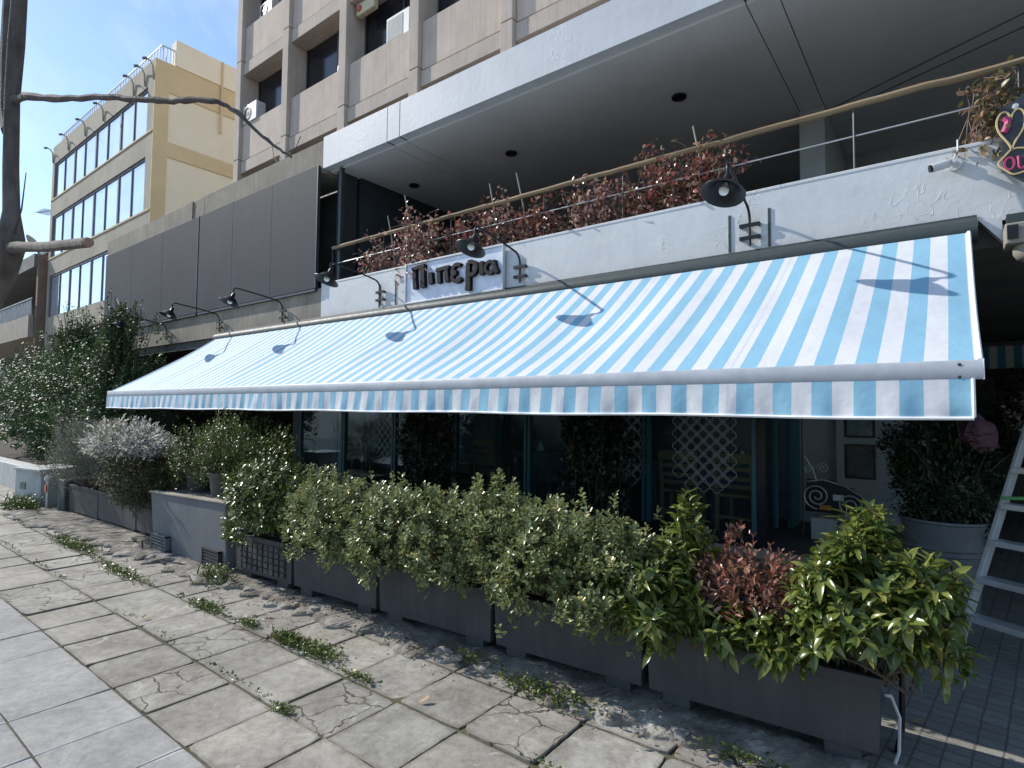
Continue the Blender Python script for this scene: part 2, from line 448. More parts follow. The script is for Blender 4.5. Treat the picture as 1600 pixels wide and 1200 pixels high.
def tile_mat():
    m, nt, b, out = newmat('forecourt setts')
    tc = N(nt, 'ShaderNodeTexCoord'); mp = N(nt, 'ShaderNodeMapping')
    mp.inputs['Rotation'].default_value = (0, 0, R(6)); L(nt, tc.outputs['Object'], mp.inputs[0])
    P = mp.outputs[0]
    br = N(nt, 'ShaderNodeTexBrick'); br.offset = .0; br.inputs['Scale'].default_value = 1
    br.inputs['Brick Width'].default_value = .115; br.inputs['Row Height'].default_value = .1
    br.inputs['Mortar Size'].default_value = .006; br.inputs['Mortar Smooth'].default_value = .2
    br.inputs['Color1'].default_value = (.23,.225,.20,1); br.inputs['Color2'].default_value = (.30,.295,.26,1); br.inputs['Mortar'].default_value = (.15,.145,.13,1)
    w = N(nt, 'ShaderNodeVectorMath', operation='MULTIPLY_ADD'); nz = N(nt, 'ShaderNodeTexNoise'); nz.inputs['Scale'].default_value = 7
    L(nt, P, nz.inputs['Vector']); L(nt, nz.outputs['Color'], w.inputs[0]); w.inputs[1].default_value = (.012,.012,0); L(nt, P, w.inputs[2])
    L(nt, w.outputs[0], br.inputs['Vector'])
    col = mixc(nt, .6, br.outputs['Color'], ramp(nt, noise(nt, P, 25, 5), [(.3, (.6,.6,.6)), (.7, (1,1,1))]), 'MULTIPLY')
    L(nt, col, b.inputs['Base Color']); b.inputs['Roughness'].default_value = .7
    bump(nt, b, mathn(nt, 'SUBTRACT', noise(nt, P, 30, 4), mathn(nt, 'MULTIPLY', br.outputs['Fac'], 1.0)), .6, .006)
    return m

def sheet(name, x0, x1, y0, y1, z, mat):
    o = MB().add([(x0,y0,z),(x1,y0,z),(x1,y1,z),(x0,y1,z)], [(0,1,2,3)])
    mb = MB(); mb.add([(x0,y0,z),(x1,y0,z),(x1,y1,z),(x0,y1,z)], [(0,1,2,3)])
    return tag(mb.build(name, mat), kind='structure')
M['earth'] = mottled('dusty earth', (.12,.11,.095), (.2,.185,.16), 2, .95)
M['asphalt'] = mottled('asphalt', (.04,.04,.042), (.065,.065,.065), 3, .9, 120, .5, .004)
sheet('ground', -400, 400, -400, 400, -.16, M['earth'])
sheet('road', -120, 120, -9.5, -1.9, -.13, M['asphalt'])
tag(MB().box(-60, 40, -2.05, -1.9, -.2, -.002).build('road_kerb', M['concrete']), kind='structure')
def pavement():
    rng = np.random.default_rng(21)
    mb = MB()
    X0, X1, Y0, Y1 = -.18-.5*29, -.18+.5*4, .39-.5*2, .39+.5*6
    for x0, x1, y0, y1 in ((-60, X0, -1.9, 3.44), (X1, 40, -1.9, 3.44), (X0, X1, -1.9, Y0), (X0, X1, Y1, 3.44)):
        mb.add([(x0,y0,0),(x1,y0,0),(x1,y1,0),(x0,y1,0)], [(0,1,2,3)])
    for i in range(33):
        for j in range(8):
            xa, ya = X0+.5*i, Y0+.5*j
            newer = ya < 1.2
            g = rng.uniform(.0025, .0045) if newer else rng.uniform(.003, .007)
            amp = .0012 if newer else .003
            cx, cy = xa+.25, ya+.25
            tz = rng.normal()*(.0015 if newer else .003); sx, sy = rng.normal(size=2)*(.004 if newer else .009)
            pts = []
            m = 9
            for e in range(4):
                a = [(-1,-1),(1,-1),(1,1),(-1,1)][e]; b = [(1,-1),(1,1),(-1,1),(-1,-1)][e]
                for k in range(m):
                    f = k/m
                    px, py = a[0]*(1-f)+b[0]*f, a[1]*(1-f)+b[1]*f
                    r = .25-g-abs(rng.normal())*amp
                    if k == 0: r -= abs(rng.normal())*(.002 if newer else .007)
                    pts.append((cx+px*r, cy+py*r))
            if not newer and rng.uniform() < .12:       # a broken corner
                e = rng.integers(4); dd = rng.uniform(.015, .04)
                q0 = pts[e*m]
                vx, vy = (cx-q0[0])/.25, (cy-q0[1])/.25
                pts[e*m] = (q0[0]+vx*dd*.5, q0[1]+vy*dd*.5)
                for kk, sg in ((1, .55), (-1, .5)):
                    p = pts[(e*m+kk) % (4*m)]; pts[(e*m+kk) % (4*m)] = (p[0]+vx*dd*.22, p[1]+vy*dd*.22)
            n = len(pts); vs = []
            for px, py in pts: vs.append((px, py, tz+sx*(px-cx)+sy*(py-cy)-.0015))
            for px, py in pts: vs.append((cx+(px-cx)*.985, cy+(py-cy)*.985, tz+sx*(px-cx)+sy*(py-cy)))
            for px, py in pts: vs.append((px, py, -.02))
            fs = [tuple(n+k for k in range(n))]
            for k in range(n):
                k2 = (k+1) % n
                fs.append((k, k2, n+k2, n+k)); fs.append((2*n+k, 2*n+k2, k2, k))
            mb.add(vs, fs)
    return tag(mb.build('pavement', slab_mat()), kind='structure')
pavement()
sheet('pavement_bed', -.18-.5*29, -.18+.5*4, .39-.5*2, .39+.5*6, -.011, mottled('joint dirt', (.05,.042,.03), (.13,.115,.085), 3, .95, 60, .6, .006, mid=(.075,.075,.038)))
sheet('forecourt', -60, 40, 3.40, 14, .005, tile_mat())

def rough_strip():
    rng = np.random.default_rng(3)
    nx, ny = 560, 16
    xs = np.linspace(-12.2, -.36, nx); t = np.linspace(0, 1, ny)
    ph = rng.uniform(0, 6.28, 60); fr = rng.uniform(2, 40, 60)
    vs = []
    jag = np.zeros(nx)
    for k in range(60): jag += np.sin(xs*fr[k]+ph[k])/ (1+fr[k]*.22)
    jag *= .028
    hn = rng.normal(0, 1, (nx, ny))
    for _ in range(1):
        hn = (hn + np.roll(hn, 1, 0) + np.roll(hn, -1, 0) + np.roll(hn, 1, 1) + np.roll(hn, -1, 1))/5
    for i in range(nx):
        yp = 3.36 + .06*(xs[i]+.33)
        y0 = yp - .27 + jag[i]*1.6; y1 = yp + .5
        for j in range(ny):
            tt = t[j]
            z = .008 + .028*min(1, tt*4)*(1 if tt < .5 else max(0, 1-(tt-.5)*7)) + abs(hn[i, j])*.011*(1 if j else .2) + .006*math.sin(xs[i]*3.1+1)*min(1, tt*3)
            if j == 0: z = -.01
            vs.append((xs[i], y0 + (y1-y0)*tt**1.6, z))
    fs = [(i*ny+j, (i+1)*ny+j, (i+1)*ny+j+1, i*ny+j+1) for i in range(nx-1) for j in range(ny-1)]
    mb = MB(); mb.add(vs, fs)
    m = mottled('crumbling kerb concrete', (.11,.098,.078), (.40,.38,.34), 4.2, .95, 60, 1.0, .012, mid=(.21,.19,.16))
    return tag(mb.build('kerb_strip', m, smooth=False), kind='structure')
rough_strip()

# ------------------------------------------------------------------ leaves and shrubs
TPL = {
 'oval': ([0,.32,.32,.32,.72,.72,.72,1], [0,-.9,0,.9,-.8,0,.8,0], [(0,1,2),(0,2,3),(1,4,5,2),(2,5,6,3),(4,7,5),(5,7,6)]),
 'long': ([0,.2,.2,.2,.48,.48,.48,.78,.78,.78,1], [0,-.62,0,.62,-1,0,1,-.72,0,.72,0], [(0,1,2),(0,2,3),(1,4,5,2),(2,5,6,3),(4,7,8,5),(5,8,9,6),(7,10,8),(8,10,9)]),
 'obov': ([0,.45,.86,1,.86,.45], [0,-.62,-.95,0,.95,.62], [(0,1,2,3),(0,3,4,5)]),
 'rhomb': ([0,.45,1,.45], [0,-1,0,1], [(0,1,2),(0,2,3)]),
}
def nrm(a): return a/np.maximum(np.linalg.norm(a, axis=-1, keepdims=True), 1e-9)
def leaf_mesh(name, P, D, Nn, Ln, W, mat, parent=None, tpl='oval', fold=.25, curl=.25, smooth=True):
    t, a, faces = TPL[tpl]
    t = np.array(t); a = np.array(a)
    D = nrm(D); Nn = nrm(Nn - D*(Nn*D).sum(-1, keepdims=True)); B = np.cross(Nn, D)
    n, k = len(P), len(t)
    Lc = Ln[:,None]; Wc = W[:,None]
    cu = curl if np.isscalar(curl) else curl[:,None]
    V = (P[:,None,:] + D[:,None,:]*(Lc*t)[...,None] + B[:,None,:]*(Wc*a*.5)[...,None]
         + Nn[:,None,:]*(np.abs(a)*Wc*.5*fold - cu*Lc*t**2)[...,None]).reshape(-1, 3)
    if parent:
        V = V - np.array(parent.location)
    lt = np.array([len(f) for f in faces]); li = np.concatenate([np.array(f) for f in faces])
    loops = (li[None,:] + (np.arange(n)*k)[:,None]).ravel()
    tot = np.tile(lt, n); start = np.concatenate([[0], np.cumsum(tot)[:-1]])
    me = bpy.data.meshes.new(name)
    me.vertices.add(len(V)); me.vertices.foreach_set('co', V.ravel().astype(np.float32))
    me.loops.add(len(loops)); me.loops.foreach_set('vertex_index', loops.astype(np.int32))
    me.polygons.add(len(tot)); me.polygons.foreach_set('loop_start', start.astype(np.int32))
    me.update(calc_edges=True)
    if smooth: me.shade_smooth()
    me.materials.append(mat)
    o = bpy.data.objects.new(name, me); COL.objects.link(o)
    if parent: o.parent = parent
    return o

def shrub(name, label, cat, c, r, base, n, lps, Ln, W, mat, seed, stemmat=None, tpl='oval', up=.45, droop=.0, curl=.25, shl=.16,
          ang=55, lump=.28, group=None, fold=.25, zlow=-.5, stems=90, stem_r=.006, fill=.35, base_r=.12, jit=.25, spk=.05):
    rng = np.random.default_rng(seed)
    c = np.array(c, float); r = np.array(r, float); base = np.array(base, float)
    root = empty(name, label, cat, tuple(base), 0, group)
    d = nrm(rng.normal(size=(n*3, 3)))
    d = d[d[:,2] > zlow][:n]; n = len(d)
    k = rng.normal(size=(7, 3))*3.2; ph = rng.uniform(0, 6.28, 7)
    lm = 1 + lump*np.sin(d@k.T + ph).mean(1)*1.6
    rad = rng.uniform(fill, 1, n)**.5 * lm
    spike = rng.uniform(size=n) < spk
    rad[spike] *= rng.uniform(1.05, 1.22, spike.sum())
    tip = c + d*r*rad[:,None]
    sd = nrm(d*(1-up) + np.array([0,0,up]) + jit*rng.normal(size=(n,3)))
    lp = np.arange(lps)/max(1, lps-1)
    e1 = nrm(np.cross(sd, np.array([.31,.27,.91]))); e2 = np.cross(sd, e1)
    phi = rng.uniform(0, 6.28, n)[:,None] + np.arange(lps)[None,:]*2.4 + .3*rng.normal(size=(n, lps))
    side = e1[:,None,:]*np.cos(phi)[...,None] + e2[:,None,:]*np.sin(phi)[...,None]
    aa = R(ang)*(1.15 - .55*lp)[None,:] + .2*rng.normal(size=(n, lps))
    D = sd[:,None,:]*np.cos(aa)[...,None] + side*np.sin(aa)[...,None]
    D[...,2] -= droop*(1.2-lp)[None,:]
    P = tip[:,None,:] - sd[:,None,:]*(shl*(1-lp))[None,:,None] + .006*rng.normal(size=(n, lps, 3))
    U = sd[:,None,:]*.7 + np.array([0,0,.6]) + .3*rng.normal(size=(n, lps, 3))
    s = rng.uniform(.65, 1.15, (n, lps))*(1.08 - .45*lp**3)[None,:]
    P = P.reshape(-1,3); D = D.reshape(-1,3); U = U.reshape(-1,3); s = s.ravel()
    leaf_mesh('foliage', P, D, U, Ln*s, W*s*rng.uniform(.85, 1.15, len(s)), mat, root, tpl, fold, curl*rng.uniform(.3, 1.5, len(s)))
    if stems:
        mb = MB()
        for i in rng.permutation(n)[:stems]:
            b = base + np.array([rng.normal()*base_r, rng.normal()*base_r*.5, 0])
            e = tip[i]
            m = b*.45 + e*.55; m[2] = b[2] + (e[2]-b[2])*.62; m += rng.normal(size=3)*.03
            pts = []
            for t in (0, .25, .5, .75, 1):
                pts.append(b*(1-t)**2 + 2*m*t*(1-t) + e*t*t)
            mb.tube(pts, [stem_r, stem_r*.85, stem_r*.65, stem_r*.45, stem_r*.25], 4, False)
        mb.build('stems', stemmat or M['twig'], root)
    return root

LM = {
 'pitto': leafmat('pittosporum leaves', [(.12,.155,.065),(.23,.27,.11),(.17,.21,.085),(.32,.35,.16),(.14,.18,.075),(.20,.24,.095),(.36,.33,.12)], .30, .28, .5),
 'photinia': leafmat('photinia leaves', [(.05,.085,.018),(.15,.18,.035),(.085,.125,.024),(.25,.25,.06),(.12,.145,.03),(.07,.10,.02)], .25, .22),
 'red': leafmat('red shrub leaves', [(.24,.075,.05),(.38,.17,.115),(.17,.06,.04),(.32,.20,.11),(.45,.26,.20)], .3, .2),
 'laurel': leafmat('laurel leaves', [(.055,.09,.022),(.10,.14,.035),(.15,.17,.04),(.075,.11,.026)], .33, .2),
 'ever': leafmat('evergreen leaves', [(.030,.068,.024),(.065,.115,.04),(.042,.085,.03),(.10,.15,.055)], .5, .2, .3),
 'rosemary': leafmat('grey green needles', [(.10,.125,.085),(.20,.22,.16),(.14,.165,.115),(.36,.36,.30)], .6, .1),
 'silver': leafmat('silvery white leaves', [(.80,.77,.70),(.11,.11,.07),(.55,.52,.45),(.08,.085,.05),(.86,.83,.77),(.16,.15,.10)], .6, .2),
 'olive': leafmat('olive brown leaves', [(.045,.05,.016),(.085,.085,.028),(.06,.07,.02),(.10,.085,.035)], .5, .15),
 'box': leafmat('light green leaves', [(.06,.10,.022),(.11,.155,.035),(.085,.12,.03),(.15,.18,.05)], .4, .22),
 'ivy': leafmat('dark ivy leaves', [(.010,.020,.010),(.020,.036,.016),(.015,.026,.012)], .4, .1),
 'dark': leafmat('dark shrub leaves', [(.016,.030,.013),(.03,.052,.02),(.022,.04,.017)], .35, .15),
 'vine': leafmat('autumn creeper leaves', [(.26,.10,.085),(.46,.28,.22),(.36,.14,.11),(.58,.46,.38),(.20,.07,.07),(.42,.30,.20)], .3, .25),
 'vinered': leafmat('red creeper leaves', [(.26,.06,.05),(.42,.14,.11),(.20,.045,.04),(.50,.33,.26),(.16,.14,.06),(.30,.12,.08),(.36,.22,.14)], .3, .3),
 'vinegreen': leafmat('bronze green creeper leaves', [(.14,.12,.04),(.24,.13,.07),(.10,.12,.04),(.30,.18,.11)], .4, .25),
 'grass': leafmat('grass blades', [(.07,.11,.02),(.13,.18,.03),(.10,.14,.03),(.17,.17,.06)], .5, .25),
}

# ------------------------------------------------------------------ restaurant building (podium)
YW = 5.15
B = empty('restaurant_building', 'low white fronted restaurant building with deep terrace opening behind the striped awning', 'building', (0, YW, 0))
def part(name, mat, *boxes, parent=None, bevel=0):
    mb = MB()
    for b in boxes: mb.box(*b)
    return mb.build(name, mat, parent or B, bevel=bevel)
XR = 7.0
part('parapet', M['white'], (-7.68, XR, YW, YW+.22, 3.10, 3.655))
part('parapet_coping', M['white'], (-7.685, XR, YW-.005, YW+.24, 3.655, 3.685), bevel=.006)
part('concrete_band', M['concrete'], (-11.05, -7.682, YW+.006, YW+.4, 3.09, 3.62), (-15.8, -11.065, YW+.006, YW+.4, 3.09, 3.62))
part('concrete_beam', M['concrete'], (-11.72, -7.725, YW+.004, YW+.6, 5.45, 5.96), (-17.0, -11.735, YW+.004, YW+.6, 5.45, 5.95), (-12.45, -12.2, YW-.02, YW+.004, 5.56, 5.955))
part('canopy_slab', M['fascia'], (-7.72, -6.215, YW, 12, 5.505, 6.005), (-6.2, -5.955, YW, 12, 5.505, 6.005), (-5.94, -1.42, YW, 12, 5.505, 6.005),
     (-1.405, -1.155, YW, 12, 5.505, 6.005), (-1.14, XR, YW, 12, 5.505, 6.005))
part('soffit', M['soffit'], (-7.70, -6.213, YW+.14, 11.9, 5.478, 5.505), (-6.202, -5.953, YW+.14, 11.9, 5.478, 5.505), (-5.942, -1.418, YW+.14, 11.9, 5.478, 5.505),
     (-1.407, -1.153, YW+.14, 11.9, 5.478, 5.505), (-1.142, XR-.01, YW+.14, 11.9, 5.478, 5.505))
part('joint_filler', M['dark_wall'], (-6.216, -6.199, YW+.012, 11.9, 5.50, 5.99), (-5.956, -5.939, YW+.012, 11.9, 5.5, 5.99), (-1.421, -1.404, YW+.012, 11.9, 5.5, 5.99), (-1.156, -1.139, YW+.012, 11.9, 5.5, 5.99))
for x, y in ((-2.475, 6.41), (-4.975, 6.41), (-7.0, 6.40)):
    part_o = MB().lathe([(.085, 0), (.085, -.022), (.06, -.022), (.055, -.004), (.0005, -.004)], (x, y, 5.477), 20).build('downlight', M['black_metal'], B, smooth=True)
for y0, y1 in ((7.78, 6.93), (7.95, 7.19)): MB().tube([(-1.1, y0, 5.474), (.62, y1, 5.474), (6.5, y1-2.0, 5.474)], .006, 5).build('ceiling_cable', M['dark_metal'], B)
# upper terrace
part('terrace_floor', M['concrete'], (-7.7, XR, YW+.24, 11.9, 3.12, 3.30))
part('terrace_side_wall', M['dark_wall'], (-7.78, -7.48, YW+.55, 11.9, 3.30, 5.478))
part('terrace_side_post', M['dark_metal'], (-7.44, -7.38, YW+.1, YW+.16, 3.30, 5.478), (-7.62, -7.52, YW+.2, YW+.5, 3.30, 5.478))
part('terrace_back_wall', M['dark_wall'], (-7.48, -1.42, 10.0, 10.2, 3.30, 5.478))
part('terrace_back_wall', M['dark_wall'], (3.2, XR, 10, 10.2, 3.30, 5.478))
part('terrace_pillar', M['pale_inner'], (-1.42, -1.14, 7.62, 10.1, 3.30, 5.478), bevel=.01)
part('terrace_inner_wall', M['pale_inner'], (-1.14, 3.2, 9.4, 9.6, 4.55, 5.478), (-1.14, -.75, 9.4, 9.6, 3.3, 4.55))
w = part('terrace_window', M['dark_glass'], (-.75, 3.2, 9.46, 9.5, 3.3, 4.55))
for fbx in ((-.75, 3.2, 9.38, 9.46, 4.42, 4.5), (-.72, -.66, 9.38, 9.46, 3.3, 4.419), (.35, .4, 9.38, 9.46, 3.3, 4.419), (1.4, 1.46, 9.38, 9.46, 3.3, 4.419)): part('frame', M['dark_metal'], fbx, parent=w)
for i, (x0, x1) in enumerate(((-6.4, -4.7), (-4.5, -2.9), (-2.7, -1.55))):
    w = part('terrace_window', M['dark_glass'], (x0, x1, 9.93, 9.985, 3.35, 5.2))
    part('frame', M['dark_metal'], (x0-.05, x0, 9.9, 9.99, 3.35, 5.25), (x1, x1+.05, 9.9, 9.99, 3.35, 5.25), parent=w)
# dark cladding panels on the left half
for x0, x1, s in ((-16.9, -11.80, 2), (-11.77, -7.765, 2)):
    p = part('cladding_panel', M['cladding'], (x0, x1, YW-.055, YW-.002, 3.615, 5.555), bevel=.004)
    part('edge_strip', M['dark_metal'], (x0+.02, x1-.02, YW-.05, YW-.006, 3.575, 3.612), (x1-.012, x1+.012, YW-.062, YW-.056, 3.62, 5.55), parent=p)
    for k in (1, 2):
        xs = x0 + (x1-x0)*k/3
        part('seam', M['dark_metal'], (xs-.004, xs+.004, YW-.057, YW-.0555, 3.62, 5.55), parent=p)
part('side_wall', M['concrete'], (-17.0, -16.7, YW+.61, 14, 0, 5.94))
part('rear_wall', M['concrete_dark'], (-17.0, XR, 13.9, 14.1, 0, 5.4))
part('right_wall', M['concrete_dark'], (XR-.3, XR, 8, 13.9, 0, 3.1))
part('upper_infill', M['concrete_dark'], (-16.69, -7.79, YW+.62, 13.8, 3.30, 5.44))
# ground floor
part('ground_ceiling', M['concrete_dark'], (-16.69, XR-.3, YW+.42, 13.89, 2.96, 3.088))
part('lintel_beam', M['concrete_dark'], (-15.8, XR, YW+.05, YW+.41, 2.93, 3.085))
part('raised_floor', mottled('deck floor', (.06,.06,.058), (.10,.10,.095), 2, .7), (-9.7, -.46, 6.02, 13.8, .01, .40))
part('floor_edge', M['concrete'], (-9.7, -.46, 5.985, 6.018, .33, .412))
part('plinth', M['black_metal'], (-9.6, -1.47, 6.04, 6.12, .402, .52))
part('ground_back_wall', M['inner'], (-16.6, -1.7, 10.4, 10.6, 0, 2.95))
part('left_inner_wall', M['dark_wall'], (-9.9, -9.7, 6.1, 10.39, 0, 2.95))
part('entrance_wall', M['pale_inner'], (-1.62, -.22, 8.0, 8.2, .0, 2.95))
part('entrance_pilaster', M['pale_inner'], (-1.12, -1.04, 7.93, 7.997, .40, 2.95))
part('inner_panel', M['pale_inner'], (-8.62, -7.45, 9.2, 9.3, .4, 2.95), (-4.95, -4.55, 8.6, 8.7, .4, 2.95))
part('teal_pilaster', M['teal'], (-7.45, -7.25, 9.15, 9.3, .4, 2.95), (-5.35, -4.96, 8.55, 8.7, .4, 2.95), (-4.5, -4.3, 8.5, 8.7, .4, 2.95), (-6.4, -5.6, 9.1, 9.2, .4, 2.95))

def quatre(mb, cx, cz, y, r):
    pts = []
    for i in range(41):
        a = 2*PI*i/40
        q = r*(.70 + .32*abs(math.cos(2*a))**.6)
        pts.append((cx + q*math.cos(a), y, cz + q*math.sin(a)))
    mb.tube(pts, .0045, 4, False)
def window(x0, x1, lat=None):
    w = part('shop_window', M['glass'], (x0+.04, x1-.04, 6.07, 6.082, .525, 2.93))
    part('frame', M['teal'], (x0, x0+.04, 6.045, 6.11, .525, 2.93), (x1-.04, x1, 6.045, 6.11, .525, 2.93), (x0+.04, x1-.04, 6.05, 6.10, 2.32, 2.37), parent=w)
    if lat:
        mb = MB()
        for i in range(lat[1]):
            for j in range(14):
                off = .0675 if j % 2 else 0
                if i == lat[1]-1 and j % 2: continue
                if j < 2 and (i < 1 or i > lat[1]-2): continue
                quatre(mb, lat[0] + i*.135 + off, .98 + j*.0675*1.0, 6.058, .066)
        mb.build('lattice_decal', M['decal'], w)
for x0, x1, lat in ((-9.6, -8.3, None), (-8.28, -7.0, (-7.4, 3)), (-6.98, -5.7, (-6.9, 7)), (-5.68, -4.4, None), (-4.38, -3.1, (-3.5, 3)), (-3.08, -2.75, (-3.05, 3)), (-2.73, -1.56, (-2.36, 5))):
    window(x0, x1, lat)
part('corner_post', M['black_metal'], (-1.555, -1.47, 6.045, 6.13, .525, 2.93))
d = part('side_glazing', M['glass'], (-1.52, -1.508, 6.14, 7.3, .53, 2.93))
part('frame', M['teal'], (-1.545, -1.485, 7.3, 7.75, .42, 2.93), (-1.54, -1.49, 6.62, 6.66, .53, 2.93), parent=d)

# ------------------------------------------------------------------ awning
YF = 3.55; ZF = 2.00; YB = 5.02; ZB = 3.02
AX0, AX1 = -11.28, .115
BX0, BX1 = -10.72, .12
A = empty('awning', 'long blue and white striped awning with pale front bar over the planters', 'awning', (AX1, YF, ZF))
def cloth(name, nu, nv, fn, mat):
    vs = []; uv = []
    for j in range(nv+1):
        for i in range(nu+1):
            p, q = fn(i/nu, j/nv); vs.append(p); uv.append(q)
    fs = [(j*(nu+1)+i, j*(nu+1)+i+1, (j+1)*(nu+1)+i+1, (j+1)*(nu+1)+i) for j in range(nv) for i in range(nu)]
    mb = MB(); mb.add(vs, fs)
    o = mb.build(name, mat, A, smooth=True)
    l = o.data.uv_layers.new(name='cloth')
    for lp in o.data.loops: l.data[lp.index].uv = uv[lp.vertex_index]
    return o
U0 = 20*.2005 + .007 + .0005      # blue stripe starts .007 m left of x = 0
def top_fn(u, v):
    xf = AX0 + (AX1-AX0)*u; xb = BX0 + (BX1-BX0)*u
    x = xf + (xb-xf)*v
    y = YF + .01 + (YB-YF)*v
    s = math.sin(PI*v)
    edge = max(0, 1-(1-u)*11.4/.5)
    z = ZF + .015 + (ZB-ZF)*v - s*(.045 + .022*math.sin(xf*1.75+.6) + .012*math.sin(xf*5.2+2) + .05*edge**2) + .004*math.sin(xf*5.22*2+1+2*v)*s + .006*math.sin(v*9+xf*1.3)*s*max(0, math.sin(xf*.9))
    return (x, y, z), (xf + U0 + 20*1.203, v)
cloth('canopy_cloth', 460, 26, top_fn, M['stripes'])
def val_fn(u, v):
    x = AX0 + (AX1-.03-AX0)*u
    z = ZF - .075 - v*.185
    amp = v**1.2
    y = YF - .047 - .014*v + amp*(.008*math.sin(x*3.1) + .007*math.sin(x*7.3+1.3) + .006*math.sin(x*15+2) + .004*math.sin(x*37))
    e = max(0, 1-(AX1-x)/.25)
    y += -.03*e*amp*math.sin(v*3)
    z += .004*math.sin(x*3.3)*v
    return (x, y, z), (x + U0 + 20*1.203, v)
cloth('valance', 700, 8, val_fn, M['stripes'])
mb = MB()
n = 240
mb.tube([(lambda q: (q[0], q[1]-.002, q[2]-.006))(val_fn(i/n, 1)[0]) for i in range(n+1)], .010, 6)
mb.tube([val_fn(1, j/8)[0] for j in range(9)], .009, 6)
mb.tube([val_fn(0, j/8)[0] for j in range(9)], .009, 6)
mb.build('valance_hem', M['hem'], A, smooth=True)
MB().tube([top_fn(1, j/20)[0] for j in range(21)], .013, 6).build('side_hem', M['hem'], A, smooth=True)
MB().tube([top_fn(0, j/20)[0] for j in range(21)], .013, 6).build('side_hem', M['hem'], A, smooth=True)
# front bar: rounded profile
prof = [(-.040,.016),(-.047,.008),(-.05,-.03),(-.050,-.068),(-.044,-.078),(.03,-.075),(.045,-.05),(.045,0),(.03,.014)]
mb = MB()
vs = [(x, YF+a, ZF+b) for x in (AX0-.008, AX1+.008) for a, b in prof]; k = len(prof)
mb.add(vs, [(i, (i+1) % k, k+(i+1) % k, k+i) for i in range(k)] + [tuple(range(k-1,-1,-1)), tuple(range(k, 2*k))])
fb = mb.build('front_bar', M['bar'], A, smooth=True)
part('end_cap', M['white_plastic'], (AX1+.0085, AX1+.014, YF-.05, YF+.05, ZF-.08, ZF+.02), parent=fb, bevel=.004)
part('end_cap', M['white_plastic'], (AX0-.014, AX0-.0085, YF-.05, YF+.05, ZF-.08, ZF+.02), parent=fb, bevel=.004)
mb = MB()
for z in (-.006, -.066): mb.lathe([(.009, 0), (.007, .005), (0, .006)], (AX1-.08, YF-.046, ZF+z), 10, Matrix.Rotation(R(90), 3, 'X'))
mb.build('screws', M['dark_metal'], fb)
# cassette tube on the wall
mb = MB()
pr = [(-.02,.235),(-.03,.20),(-.10,.195),(-.145,.155),(-.155,.105),(-.14,.06),(-.10,.035),(-.055,.03),(-.004,.05),(-.004,.235)]
vs = [(x, YW+a, 2.925+b) for x in (-10.86, .17) for a, b in pr]; k = len(pr)
mb.add(vs, [(i, (i+1) % k, k+(i+1) % k, k+i) for i in range(k)] + [tuple(range(k-1,-1,-1)), tuple(range(k, 2*k))])
cs = mb.build('cassette', M['cassette'], A, smooth=True)
for x in (-8.9, -6.3, -3.95, -1.6): part('cassette_bracket', M['cassette'], (x-.03, x+.03, YW-.165, YW-.01, 2.93, 2.95), parent=cs)
MB().prism([(.175, 3.10), (.30, 3.10), (.30, 2.93)], YW-.09, YW-.01).build('end_bracket', M['white_plastic'], A)
for x in (-9.4, -5.9, -2.3):
    a = MB().bar((x, YB-.02, 2.88), (x+.9, 4.35, 2.42), .05, .035).bar((x+.9, 4.35, 2.42), (x+.1, YF+.06, 1.95), .045, .03).build('folding_arm', M['bar'], A)
part('wall_ledge', M['cassette'], (.32, XR, YW-.13, YW-.003, 3.04, 3.10), (.30, XR, YW-.10, YW-.003, 2.99, 3.04))

